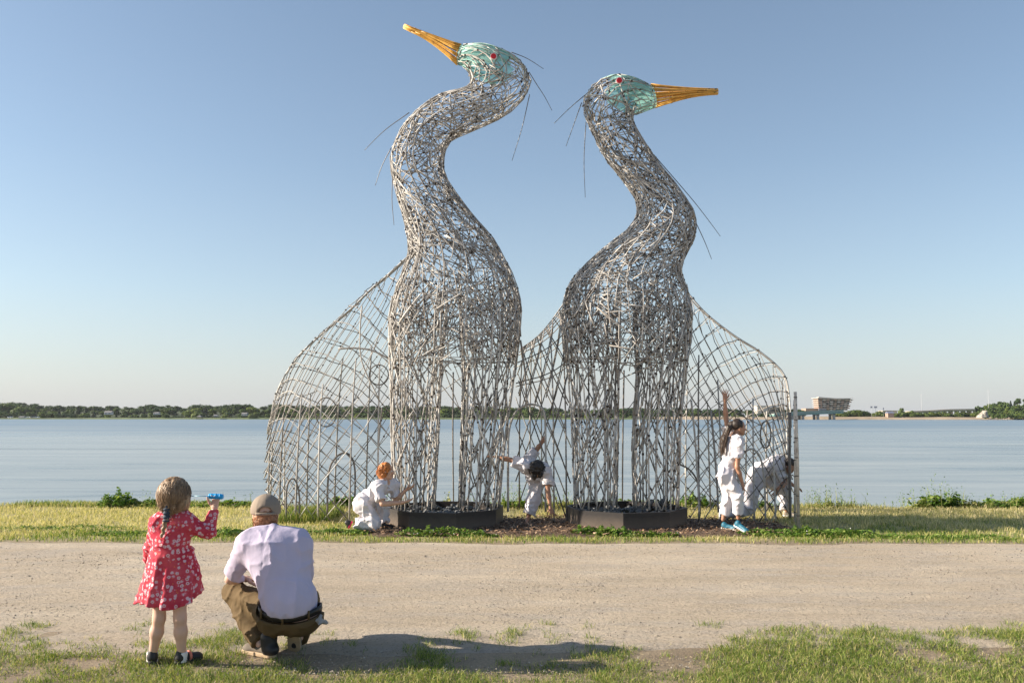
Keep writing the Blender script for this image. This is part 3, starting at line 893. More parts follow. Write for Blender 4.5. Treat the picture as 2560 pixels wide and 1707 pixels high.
mx = nt.nodes.new('ShaderNodeMixShader'); mx.inputs[0].default_value = 0.45
nt.links.new(b.outputs[0], mx.inputs[1]); nt.links.new(tl.outputs[0], mx.inputs[2])
tp = nt.nodes.new('ShaderNodeBsdfTransparent'); tp.inputs[0].default_value = (0.75, 0.95, 0.95, 1)
mx2 = nt.nodes.new('ShaderNodeMixShader'); mx2.inputs[0].default_value = 0.28
nt.links.new(mx.outputs[0], mx2.inputs[1]); nt.links.new(tp.outputs[0], mx2.inputs[2]); nt.links.new(mx2.outputs[0], out.inputs[0])
m_red = simple('red_enamel', (0.55, 0.012, 0.02), 0.35, 0.03, 5, bmp=0)
m_eyewhite = simple('white_enamel', (0.72, 0.74, 0.76), 0.4, 0.03, 5, bmp=0)

YH = 12.85
class Tube:
    """closed surface described by cross-sections: centre, half-vector in the picture plane direction, depth radius"""
    def __init__(self, secs, Y=YH, n=14):
        keys = []
        for L, R, D in secs:
            a, b = P(L[0], L[1], Y), P(R[0], R[1], Y)
            c, h = (a + b) / 2, (b - a) / 2
            kz = abs((c[2] - EYE) / Y) * D
            if abs(h[2]) > 0.02:
                hz = math.sqrt(max(h[2] ** 2 - kz ** 2, (0.62 * h[2]) ** 2))
                h = h * np.array((1, 1, hz / abs(h[2])))
            keys.append(np.concatenate([c, h, [D]]))
        self.K = catmull(keys, n)
        self.nk = len(keys); self.per = n
        d = np.linalg.norm(np.diff(self.K[:, :3], axis=0), axis=1)
        d2 = 0.5 * np.linalg.norm(np.diff(self.K[:, :3] + self.K[:, 3:6], axis=0), axis=1) + 0.5 * np.linalg.norm(np.diff(self.K[:, :3] - self.K[:, 3:6], axis=0), axis=1)
        self.ds = np.maximum(d, d2)
        self.s = np.concatenate([[0], np.cumsum(self.ds)])
        self.len = self.s[-1]
        rad = 0.5 * (np.linalg.norm(self.K[:, 3:6], axis=1) + self.K[:, 6])
        self.rad = rad
        w = self.ds * 0.5 * (rad[1:] + rad[:-1])
        self.cw = np.concatenate([[0], np.cumsum(w)]); self.area = self.cw[-1] * 2 * math.pi
    def at(self, s, th, f=1.0):
        s = np.clip(s, 0, self.len)
        k = np.stack([np.interp(s, self.s, self.K[:, i]) for i in range(7)], -1)
        c = np.cos(th)[..., None]; sn = np.sin(th)[..., None]
        f = np.asarray(f)[..., None] if np.ndim(f) else f
        return k[..., :3] + f * (c * k[..., 3:6] + sn * k[..., 6:7] * np.array((0, 1, 0)))
    def s_of(self, key):
        return np.interp(key * self.per, np.arange(len(self.s)), self.s)
    def radius(self, s):
        return np.interp(s, self.s, self.rad)
    def rand_s(self, lo=0, hi=1):
        a, b = np.interp([lo * self.len, hi * self.len], self.s, self.cw)
        return float(np.interp(rng.uniform(a, b), self.cw, self.s))
    def stick(self, s0, th0, psi, L, f0=1.0, f1=None, n=6):
        """a cane laid on the surface from (s0, th0) heading psi off the tube's axis"""
        f1 = f0 if f1 is None else f1
        s, th, S, T = s0, th0, [s0], [th0]
        for i in range(n - 1):
            s = s + L / (n - 1) * math.cos(psi)
            th = th + L / (n - 1) * math.sin(psi) / max(0.12, float(self.radius(s)))
            if s < 0 or s > self.len:
                break
            S.append(s); T.append(th)
        if len(S) < 3:
            return None
        return self.at(np.array(S), np.array(T), np.linspace(f0, f1, len(S)))

def head_point(tube, px, py, near=True):
    best, arg = 1e9, None
    for s in np.linspace(0, tube.len, 300):
        th = np.linspace(-math.pi, 0, 60) if near else np.linspace(0, math.pi, 60)
        p = tube.at(np.full(60, s), th)
        d = p - np.array((0, 0, EYE))
        fw = d @ np.array((0, _ct, _st)); up = d @ np.array((0, -_st, _ct))
        X = CX + FPX * d[:, 0] / fw; Yp = CY - FPX * up / fw
        e = (X - px) ** 2 + (Yp - py) ** 2
        i = int(e.argmin())
        if e[i] < best:
            best, arg = e[i], (s, th[i], p[i])
    return arg

def make_heron(secs, legs, arch, beak, plumes, eyes, neck_key, head_key, labels, teal_s, seed):
    global rng
    rng = np.random.default_rng(seed)
    body = Tube(secs)
    legt = [Tube(l) for l in legs]
    basep = P((legs[0][0][0][0] + legs[1][0][1][0]) / 2, 1268, YH)
    root = thing('heron_sculpture', labels[0], 'sculpture', (basep[0], YH, 0.22))
    sticks = []                              # (points, r0, r1, size, dark)
    def add(pts, r0, r1=None, pri=0):
        if pts is None: return
        L = np.linalg.norm(np.diff(pts, axis=0), axis=1).sum()
        front = YH - pts[:, 1].mean()
        sticks.append((pts, r0, r0 * 0.7 if r1 is None else r1, L * (1 + front) * (2 if pri else 1)))
    s_neck = body.s_of(neck_key)
    fr_neck = s_neck / body.len
    # torso weave: dense, curling every way
    for k in range(360):
        s0 = body.rand_s(0, fr_neck)
        psi = rng.choice([rng.uniform(-0.25, 0.25), rng.uniform(0.4, 1.1) * rng.choice([-1, 1]), rng.uniform(1.2, 1.57) * rng.choice([-1, 1])], p=[0.30, 0.54, 0.16])
        if rng.random() < 0.5: psi += math.pi
        add(body.stick(s0, rng.uniform(0, 6.283), psi, rng.uniform(0.6, 1.7), rng.uniform(0.94, 1.02), rng.uniform(0.94, 1.02)), rng.uniform(0.0068, 0.011))
    # neck and head weave
    for k in range(255):
        s0 = body.rand_s(fr_neck * 0.93, 0.985)
        if s0 > body.s_of(teal_s[0] + 1.0) and rng.random() < 0.72: continue
        psi = rng.choice([rng.uniform(-0.22, 0.22), rng.uniform(0.45, 1.0) * rng.choice([-1, 1]), rng.uniform(1.1, 1.57) * rng.choice([-1, 1])], p=[0.20, 0.62, 0.18])
        if rng.random() < 0.5: psi += math.pi
        add(body.stick(s0, rng.uniform(0, 6.283), psi, rng.uniform(0.6, 1.7), rng.uniform(0.95, 1.02), rng.uniform(0.95, 1.02)), rng.uniform(0.007, 0.0112))
    # long runs that hold the outline
    for k in range(14):
        th = k * 6.283 / 14 + rng.uniform(-0.1, 0.1)
        s = rng.uniform(0, 0.6)
        while s < body.len - 0.4:
            L = rng.uniform(1.2, 2.3)
            add(body.stick(s, th, rng.uniform(-0.10, 0.10), L, 1.0, 1.01, 10), rng.uniform(0.008, 0.012), pri=1)
            s += L * 0.8
    for s in np.linspace(0.15, body.len - 0.05, 15):
        th = rng.uniform(0, 6.28)
        add(body.at(np.full(18, s), th + np.linspace(0, 6.5, 18), 0.99), 0.008)
    # legs
    for lt in legt:
        for k in range(18):
            th = k * 6.283 / 18 + rng.uniform(-0.12, 0.12)
            Lr = lt.len * rng.uniform(0.78, 1.0)
            add(lt.stick(0, th, rng.uniform(-0.02, 0.02), Lr * 0.55, 1.0, 1.0, 9), rng.uniform(0.012, 0.016), pri=1)
            add(lt.stick(Lr * 0.5, th + rng.uniform(-0.06, 0.06), rng.uniform(-0.05, 0.05), Lr * 0.5, 1.01, 1.0, 9), rng.uniform(0.010, 0.014), pri=1)
        for sg in (-1, 1):
            for k in range(8):
                th = k * 6.283 / 8 + rng.uniform(-0.1, 0.1)
                s = rng.uniform(-0.45, 0.0)
                while s < lt.len:
                    L = rng.uniform(0.9, 1.7)
                    add(lt.stick(max(0, s), th + sg * max(0, s) * math.tan(0.5) / 0.36, sg * rng.uniform(0.42, 0.60), L, 1.03, 1.0, 7), rng.uniform(0.009, 0.013))
                    s += L * 0.78
        for k in range(48):
            s0 = lt.rand_s(0, 0.95)
            add(lt.stick(s0, rng.uniform(0, 6.283), rng.uniform(0.15, 0.75) * rng.choice([-1, 1]), rng.uniform(0.5, 1.2), rng.uniform(0.93, 1.03), rng.uniform(0.93, 1.03)), rng.uniform(0.008, 0.012))
    # arch over the gap between the legs, front and back
    for dy in (-0.48, -0.40, 0.42):
        pts = np.array([P(x, y, YH + dy) for x, y in arch])
        add(catmull(pts, 4), 0.013, 0.011, pri=1)
    # canes that cross inside from shoulder to leg
    for k in range(34):
        a = body.at(np.array([body.rand_s(0.0, fr_neck * 0.9)]), np.array([rng.uniform(0, 6.28)]), 0.95)[0]
        lt = legt[int(rng.random() < 0.5)]
        b_ = lt.at(np.array([lt.len * rng.uniform(0.35, 0.9)]), np.array([rng.uniform(0, 6.28)]), 0.95)[0]
        if a[2] < b_[2] + 0.3: continue
        c = (a + b_) / 2 + rng.normal(0, 0.05, 3)
        add(np.array([a, (a + c) / 2, c, (b_ + c) / 2, b_]), 0.009)
    sticks.sort(key=lambda q: -q[3])
    lead, rest = sticks[:292], sticks[292:]
    for pts, r0, r1, _ in lead:
        MB().tube(pts, r0, r1, 5).build('bamboo_cane', m_cane, root)
    mb = MB()
    for pts, r0, r1, _ in rest:
        mb.tube(pts, r0, r1, 4)
    mb.build('woven_canes', m_cane, root, kind='stuff')
    # ties at the crossings, with their stubs
    mb = MB()
    for pts, r0, r1, _ in sticks:
        for q in range(rng.integers(1, 4)):
            i = rng.integers(0, len(pts) - 1); f = rng.random()
            c = pts[i] * (1 - f) + pts[i + 1] * f
            d = unit(pts[i + 1] - pts[i]) * rng.uniform(0.008, 0.018)
            mb.tube([c - d, c + d], r0 * 1.25, r0 * 1.25, 4)
            if rng.random() < 0.35:
                e = rng.normal(0, 1, 3); e = unit(e) * 0.035
                mb.tube([c, c + e], 0.0035, 0.002, 3)
    mb.build('wire_ties', m_tie, root, kind='stuff')
    # teal netting inside the head
    sa, sb = body.s_of(teal_s[0]), body.s_of(teal_s[1])
    S = np.linspace(sa, sb, 22); T = np.linspace(0, 2 * math.pi, 33)
    SS, TT = np.meshgrid(S, T, indexing='ij')
    cut = teal_s[2]
    pv = body.at(SS, TT, 0.955)
    nT = 33
    i, j = np.meshgrid(np.arange(21), np.arange(32), indexing='ij'); bb = (i * nT + j).ravel()
    f = np.stack([bb, bb + 1, bb + nT + 1, bb + nT], -1)
    # the rear edge of the netting bows: longer along the cheek, shorter on crown and throat
    rear = sa + (sb - sa) * (0.5 - 0.5 * np.abs(np.sin(TT)) ** cut) * 0.9
    keep = (SS >= rear).ravel()[f].all(1)
    net = link('head_net', mesh_np('head_net', pv.reshape(-1, 3) - base_of(root), f[keep].ravel(), np.full(keep.sum(), 4)), m_teal, root)
    # canes laid over the netting, stained teal
    for k in range(26):
        p = body.stick(rng.uniform(sa, sb * 0.6 + sa * 0.4), rng.uniform(0, 6.28), rng.uniform(-0.35, 0.35), (sb - sa) * rng.uniform(0.5, 0.95), 1.0, 1.0)
        if p is not None:
            MB().tube(p, 0.009, 0.006, 5).build('head_cane', m_tealcane, root)
    # eyes
    for (ex, ey, near) in eyes:
        s, th, p = head_point(body, ex, ey, near)
        c0 = body.at(np.array([s]), np.array([th]), 1.0)[0]
        nrm = unit(np.array((0.0, -1.0 if near else 1.0, -0.08)))
        e = MB().tube([c0 + nrm * 0.0, c0 + nrm * 0.03], 0.052, 0.052, 20).build('eye', m_eyewhite, root, smooth=False)
        MB().tube([c0 + nrm * 0.031, c0 + nrm * 0.045], 0.041, 0.040, 20).build('pupil', m_red, e, smooth=False)
    # beak: a bundle of golden canes drawn together at the tip
    bt = Tube(beak, n=10)
    bk = MB()
    for k in range(5):
        s = bt.len * (0.02, 0.28, 0.52, 0.75, 0.93)[k]
        bk.tube(bt.at(np.full(14, s), np.linspace(0, 6.283, 14), 0.93), 0.006, 0.006, 4)
    beak_o = bk.build('beak', m_yellow, root)
    for k in range(22):
        th = k * 6.283 / 22 + rng.uniform(-0.09, 0.09)
        n_ = 8
        s1 = bt.len * (1.0 if k % 2 else rng.uniform(0.7, 0.98))
        MB().tube(bt.at(np.linspace(0, s1, n_), np.full(n_, th) + np.linspace(0, rng.uniform(-0.15, 0.15), n_), rng.uniform(0.96, 1.02)), rng.uniform(0.011, 0.016), 0.009, 5).build('beak_cane', m_yellow, beak_o)
    mb = MB()
    for k in range(14):
        p = bt.at(np.array([rng.uniform(0, bt.len)]), np.array([rng.uniform(0, 6.28)]), 1.03)[0]
        mb.tube([p - (0.012, 0, 0.004), p + (0.012, 0, 0.004)], 0.009, 0.009, 4)
    mb.build('beak_tie', m_tie, beak_o, kind='stuff')
    for pl, dy in plumes:
        pts = np.array([P(x, y, YH + dy + 0.06 * i) for i, (x, y) in enumerate(pl)])
        MB().tube(catmull(pts, 6), 0.0075, 0.004, 5).build('plume', m_wire, root)
    return root, body, legt

m_tealcane = cane_material('teal_stained_bamboo', [(0, (0.20, 0.46, 0.42)), (0.6, (0.42, 0.62, 0.57)), (1, (0.60, 0.70, 0.64))])
L_secs = [((977, 925), (1290, 925), .62), ((974, 800), (1302, 800), .62), ((985, 735), (1300, 750), .60), ((1003, 685), (1281, 685), .55), ((1018, 642), (1257, 640), .50),
          ((1020, 604), (1234, 596), .46), ((1008, 543), (1186, 543), .40), ((990, 482), (1140, 482), .37), ((978, 430), (1112, 436), .35), ((976, 392), (1110, 402), .34),
          ((988, 348), (1116, 372), .34), ((1011, 303), (1130, 355), .34), ((1056, 262), (1150, 343), .35), ((1102, 234), (1200, 322), .36), ((1148, 221), (1262, 295), .39),
          ((1172, 211), (1306, 258), .42), ((1178, 204), (1328, 205), .44), ((1172, 194), (1310, 160), .44), ((1166, 185), (1276, 131), .42), ((1155, 174), (1217, 109), .36), ((1142, 162), (1155, 112), .20)]
L_legs = [[((985, 1270), (1086, 1270), .50), ((980, 1119), (1095, 1119), .52), ((977, 930), (1103, 930), .55), ((974, 820), (1115, 820), .55), ((1005, 700), (1120, 700), .5)],
          [((1147, 1270), (1248, 1270), .50), ((1152, 1119), (1262, 1119), .52), ((1157, 930), (1287, 930), .55), ((1150, 820), (1300, 820), .55), ((1150, 700), (1282, 700), .5)]]
L_beak = [((1142, 163), (1155, 112), .20), ((1128, 150), (1136, 107), .165), ((1098, 124), (1105, 96), .115), ((1060, 97), (1066, 82), .065), ((1030, 82), (1034, 70), .045), ((1008, 71), (1013, 61), .04)]
L_arch = [(1101, 1000), (1103, 950), (1108, 925), (1120, 910), (1133, 906), (1147, 912), (1155, 930), (1158, 955), (1157, 1000)]
L_pl = [([(1278, 131), (1318, 147), (1359, 173)], 0), ([(1322, 180), (1342, 212), (1362, 243), (1380, 277)], 0.1), ([(1324, 237), (1305, 320), (1280, 402)], -.1),
        ([(1023, 282), (962, 326), (911, 376)], -.1), ([(978, 370), (955, 415), (938, 464)], 0), ([(982, 430), (980, 500), (985, 563)], -.2)]
her1, tube1, legs1 = make_heron(L_secs, L_legs, L_arch, L_beak, L_pl, [(1233, 143, True), (1233, 212, False)], 6, 15,
    ['taller woven bamboo heron with raised orange beak pointing left, on the left planter'], (16.6, 20, 0.8), 11)
R_secs = [((1415, 925), (1715, 925), .62), ((1405, 804), (1729, 818), .62), ((1408, 750), (1730, 755), .60), ((1424, 705), (1714, 712), .55), ((1447, 678), (1703, 686), .50),
          ((1486, 640), (1711, 645), .46), ((1535, 600), (1734, 601), .42), ((1574, 569), (1740, 563), .39), ((1594, 532), (1732, 528), .37), ((1589, 495), (1714, 500), .35),
          ((1566, 462), (1685, 458), .34), ((1540, 430), (1655, 420), .33), ((1510, 393), (1628, 382), .33), ((1486, 345), (1600, 340), .33), ((1467, 303), (1582, 308), .34),
          ((1456, 262), (1580, 300), .36), ((1461, 232), (1584, 295), .38), ((1486, 205), (1590, 291), .38), ((1532, 187), (1601, 286), .36), ((1580, 194), (1620, 278), .29), ((1624, 213), (1641, 270), .20)]
R_legs = [[((1437, 1266), (1541, 1266), .50), ((1430, 1085), (1545, 1085), .52), ((1421, 939), (1546, 939), .55), ((1408, 820), (1550, 820), .55), ((1420, 715), (1550, 715), .5)],
          [((1585, 1266), (1694, 1266), .50), ((1582, 1085), (1699, 1085), .52), ((1592, 939), (1712, 939), .55), ((1585, 820), (1728, 820), .55), ((1590, 715), (1716, 715), .5)]]
R_beak = [((1624, 212), (1641, 271), .20), ((1660, 216), (1666, 262), .15), ((1710, 220), (1714, 248), .10), ((1755, 222), (1757, 240), .06), ((1794, 223), (1795, 237), .045)]
R_arch = [(1546, 1000), (1547, 950), (1552, 925), (1562, 910), (1572, 906), (1584, 914), (1591, 932), (1593, 960), (1592, 1000)]
R_pl = [([(1465, 236), (1425, 270), (1385, 309)], 0), ([(1454, 257), (1435, 310), (1415, 366)], 0.1), ([(1465, 305), (1460, 400), (1463, 494)], -.15),
        ([(1635, 388), (1723, 490), (1763, 540), (1801, 591)], -.1), ([(1739, 555), (1762, 605), (1779, 648)], 0)]
her2, tube2, legs2 = make_heron(R_secs, R_legs, R_arch, R_beak, R_pl, [(1549, 204, True), (1538, 251, False)], 6, 14,
    ['shorter woven bamboo heron with orange beak pointing right, on the right planter'], (16.9, 20, 0.8), 23)

# ---------------------------------------------------------------- the lattice wings behind the herons
YC = 13.9
class Shell:
    """vault between a ridge line and the front (or back) foot line; u runs along, v from foot (0) to ridge (1)"""
    def __init__(self, ridge, foot_f, foot_b):
        self.r = catmull([P(x, y, YC) for x, y in ridge], 12)
        self.f = catmull([(P(x, 1280, Y)[0], Y, 0.0) for x, Y in foot_f], 12)
        self.b = catmull([(P(x, 1280, Y)[0], Y, 0.0) for x, Y in foot_b], 12)
    def _c(self, c, u):
        t = np.linspace(0, 1, len(c))
        return np.stack([np.interp(u, t, c[:, i]) for i in range(3)], -1)
    def at(self, u, v, back=False):
        u = np.clip(u, 0, 1); v = np.clip(v, 0, 1)
        r = self._c(self.r, u); f = self._c(self.b if back else self.f, u)
        w = (1 - np.cos(v * math.pi / 2)) ** 1.25
        h = np.sin(v * math.pi / 2) ** 0.82
        p = f + (r - f) * w[..., None]
        p[..., 2] = f[..., 2] + (r[..., 2] - f[..., 2]) * h
        return p
def lattice(shell, root, nd_, slope, npole, pole_top, rad=0.0095, extra=0, umax=1.0):
    for back in (False, True):
        knots = []
        for sg in (-1, 1):
            for k in range(nd_):
                u0 = (k + 0.5 + rng.uniform(-0.06, 0.06)) / nd_ * (1 + slope) - (slope if sg > 0 else 0)
                v = np.linspace(0, 1, 26)
                u = u0 + sg * slope * np.sin(v * math.pi / 2) ** 0.82
                ok = (u >= 0) & (u <= umax)
                if ok.sum() < 4: continue
                pts = shell.at(u[ok], v[ok], back)
                pts = pts + rng.normal(0, 0.006, pts.shape)
                MB().tube(pts, rad * rng.uniform(0.8, 1.15), rad * 0.75, 5).build('wing_cane', m_cane if rng.random() < 0.28 else m_cane2, root)
                knots.extend(pts[rng.integers(0, len(pts), 4)])
        for k in range(npole):
            u0 = (k + 0.5 + rng.uniform(-0.2, 0.2)) / npole * umax
            v = np.linspace(0, pole_top * rng.uniform(0.75, 1.3), 9)
            pts = shell.at(np.full(9, u0) + np.linspace(0, rng.uniform(-0.02, 0.02), 9), v, back)
            MB().tube(pts, 0.016, 0.011, 5).build('wing_pole', m_cane, root)
        for v0 in (0.985, 1.0) if not back else (0.96,):
            u = np.linspace(0, umax, 24)
            MB().tube(shell.at(u, np.full(24, v0), back), 0.014, 0.010, 5).build('ridge_cane', m_cane, root)
        for k in range(extra):
            u0 = rng.uniform(0, 0.85); L = rng.uniform(0.15, 0.4)
            v0 = rng.uniform(0.3, 0.85)
            u = np.linspace(u0, min(1, u0 + L), 10)
            MB().tube(shell.at(u, v0 + rng.uniform(-0.3, 0.15) * np.linspace(0, 1, 10), back), 0.008, 0.006, 5).build('wing_cane', m_cane2, root)
        # small knots where canes cross
        mb = MB()
        for p in knots:
            d = unit(rng.normal(size=3)) * 0.012
            mb.tube([p - d, p + d], 0.012, 0.012, 4)
        mb.build('wing_tie', m_tie, root, kind='stuff')
def hoops(root, items):
    for pts, Y, r in items:
        p = np.array([P(x, y, Y + (0 if len(q) == 2 else q[2])) for q in pts for x, y in [q[:2]]])
        MB().tube(catmull(p, 5), r, r * 0.85, 6).build('hoop', m_cane2, root)
def ell(cx, cy, rx, ry):
    return [(cx + rx * math.cos(a), cy + ry * math.sin(a)) for a in np.linspace(0.4, 0.4 + 2 * math.pi, 17)]
rng = np.random.default_rng(5)
W1 = Shell([(1022, 640), (965, 692), (930, 722), (867, 784), (796, 843), (739, 899), (694, 975), (680, 1045)],
           [(985, 12.95), (900, 12.9), (800, 12.95), (735, 13.1), (690, 13.35), (655, 13.9)],
           [(1030, 14.9), (940, 14.95), (840, 14.9), (760, 14.75), (700, 14.5), (655, 13.9)])
lattice(W1, her1, 23, 1.05, 6, 0.40, rad=0.0078, extra=3)
hoops(her1, [(ell(947, 937, 24, 25), 13.0, 0.010), (ell(815, 1030, 27, 36), 13.0, 0.011),
    ([(846, 872), (885, 870), (930, 876), (978, 900)], 12.9, 0.015), ([(905, 765), (900, 830), (905, 905), (948, 1000)], 12.95, 0.012),
    ([(818, 1285), (820, 1200), (828, 1160), (850, 1135), (872, 1135), (885, 1160), (888, 1200), (886, 1275)], 12.95, 0.016),
    ([(715, 1300), (716, 1230), (724, 1200), (738, 1200), (748, 1235), (749, 1290)], 13.0, 0.015),
    ([(955, 1018), (948, 1090), (945, 1150), (950, 1270)], 13.2, 0.013)])
W2 = Shell([(1722, 735), (1752, 770), (1784, 800), (1842, 843), (1905, 882), (1958, 931), (1973, 985), (1978, 1060)],
           [(1700, 12.95), (1770, 12.9), (1840, 12.9), (1910, 13.0), (1955, 13.25), (1985, 13.9)],
           [(1660, 14.9), (1740, 14.95), (1820, 14.9), (1890, 14.7), (1945, 14.4), (1985, 13.9)])
lattice(W2, her2, 20, 1.0, 5, 0.40, rad=0.0078, extra=3)
hoops(her2, [(ell(1914, 1086, 13, 33), 13.0, 0.012),
    ([(1847, 1290), (1846, 1170), (1856, 1138), (1876, 1122), (1896, 1134), (1906, 1165), (1912, 1220), (1914, 1300)], 12.95, 0.016),
    ([(1699, 1160), (1724, 1174), (1742, 1200), (1749, 1240), (1750, 1290)], 12.95, 0.014),
    ([(1777, 1026), (1785, 1110), (1792, 1200), (1796, 1280)], 12.9, 0.017), ([(1728, 1000), (1738, 1100), (1745, 1210), (1748, 1290)], 12.9, 0.015),
    ([(1975, 1030), (1974, 1150), (1976, 1300)], 13.4, 0.024)])
# free-standing end posts of the right wing
for x0, y0, x1, y1, Y, r in ((1988, 979, 1996, 1322, 12.3, 0.022), (1986, 1000, 1987, 1308, 12.7, 0.017)):
    a, b_ = P(x0, y0, Y), G(x1, y1)
    MB().tube([a, a * 0.5 + b_ * 0.5 + (0.01, 0, 0), (b_[0], b_[1], -0.05)], r, r * 1.05, 9).build('end_post', m_post, her2)
    nr = MB()
    for q in (.04, .2, .33, .47, .6, .74, .88):
        cc_ = a * (1 - q) + np.array((b_[0], b_[1], -.05)) * q
        nr.tube([cc_ - (0, 0, .006), cc_ + (0, 0, .006)], r * 1.18, r * 1.18, 9)
    nr.build('post_node', m_tie, her2, kind='stuff')
W3 = Shell([(1303, 872), (1328, 854), (1350, 835), (1375, 806), (1407, 760)],
           [(1285, 12.95), (1330, 12.95), (1380, 12.95), (1432, 12.95)],
           [(1285, 14.9), (1330, 14.95), (1380, 14.95), (1432, 14.9)])
canopy = thing('lattice_passage', 'low woven lattice vault linking the two herons above the bending dancer', 'sculpture', (P(1355, 1280, YC)[0], YC, 0))
for back in (False, True):
    for sg in (-1, 1):
        for k in range(11):
            u0 = (k + rng.uniform(-0.2, 0.2)) / 11 * 2.1 - (1.1 if sg > 0 else 0)
            v = np.linspace(0 if back else 0.0, 1, 14); u = u0 + sg * 1.1 * np.sin(v * math.pi / 2) ** 0.82
            ok = (u >= 0) & (u <= 1)
            if not back: ok &= ~((v < 0.36) & (u < 0.62))
            if ok.sum() < 4: continue
            MB().tube(W3.at(u[ok], v[ok], back), 0.011, 0.009, 5).build('wing_cane', m_cane2, canopy)
    for k in range(5):
        u = 0.1 + k * 0.2
        if not back and u < 0.6: continue
        MB().tube(W3.at(np.full(8, u), np.linspace(0, 0.95, 8), back), 0.014, 0.010, 5).build('wing_pole', m_cane2, canopy)
    for v0 in (0.5, 0.66, 0.8, 0.9, 1.0):
        MB().tube(W3.at(np.linspace(0, 1, 10), np.full(10, v0) + np.linspace(0.03, -0.03, 10), back), 0.010, 0.009, 5).build('ridge_cane', m_cane2, canopy)
hoops(canopy, [([(1270, 1278), (1270, 1180), (1272, 1080), (1289, 1030), (1312, 1014), (1333, 1011), (1352, 1018), (1362, 1040), (1364, 1120), (1364, 1278)], 12.95, 0.018),
    ([(1301, 850), (1309, 900), (1314, 950), (1317, 1011)], 12.9, 0.015), ([(1180, 1120), (1197, 1140), (1200, 1200), (1199, 1275)], 14.5, 0.014), ([(1133, 930), (1132, 1100), (1134, 1270)], 14.6, 0.014),
    ([(1560, 925), (1557, 1100), (1556, 1265)], 14.6, 0.014)])

# ================================================================ PLANTERS WITH RIVER STONES
m_planter = simple('charcoal_composite_board', (0.026, 0.022, 0.022), 0.55, 0.12, 3.0, bmp=0.3, bdist=0.002)
nt = m_planter.node_tree
b = [q for q in nt.nodes if q.type == 'BSDF_PRINCIPLED'][0]
old = b.inputs['Base Color'].links[0].from_socket
sep = nd(nt, 'SeparateXYZ'); nt.links.new(geo_pos(nt), sep.inputs[0])
low = nd(nt, 'MapRange'); low.inputs['From Min'].default_value = 0.17; low.inputs['From Max'].default_value = 0.02
nt.links.new(math_n(nt, 'ADD', sep.outputs[2], math_n(nt, 'MULTIPLY', noise(nt, geo_pos(nt), 14, 5, .7), -0.10)), low.inputs['Value'])
dusty = mixc(nt, math_n(nt, 'MULTIPLY', low.outputs[0], 0.55), old, (0.17, 0.13, 0.10))
scr = ramp(nt, noise(nt, geo_pos(nt, (3, 3, 40)), 2.0, 5, .7), [(0.62, (0, 0, 0)), (0.72, (1, 1, 1))])
nt.links.new(mixc(nt, math_n(nt, 'MULTIPLY', scr, 0.25), dusty, (0.14, 0.13, 0.12)), b.inputs['Base Color'])

m_river = simple('river_stone', (0.10, 0.105, 0.11), 0.55, 0.2, 14.0, bmp=0.2)
def stone_mesh(seed):
    r = np.random.default_rng(seed)
    nu, nv = 7, 4
    v = [(0, 0, 1)]
    for j in range(1, nv):
        for i in range(nu):
            a = i * 2 * math.pi / nu; b_ = j * math.pi / nv
            v.append((math.sin(b_) * math.cos(a), math.sin(b_) * math.sin(a), math.cos(b_)))
    v.append((0, 0, -1))
    v = np.array(v) * np.array((1, r.uniform(0.65, 0.9), r.uniform(0.45, 0.65))) * r.uniform(0.88, 1.1, (len(v), 1))
    f = [(0, 1 + i, 1 + (i + 1) % nu) for i in range(nu)]
    for j in range(nv - 2):
        for i in range(nu):
            a = 1 + j * nu + i; b_ = 1 + j * nu + (i + 1) % nu
            f.append((a, a + nu, b_ + nu, b_))
    l = 1 + (nv - 2) * nu
    f += [(l + i, len(v) - 1, l + (i + 1) % nu) for i in range(nu)]
    mb = MB(); mb.add(v, f)
    me = mb.mesh('stone'); me.materials.append(m_river)
    return me
stones = [stone_mesh(k) for k in range(6)]
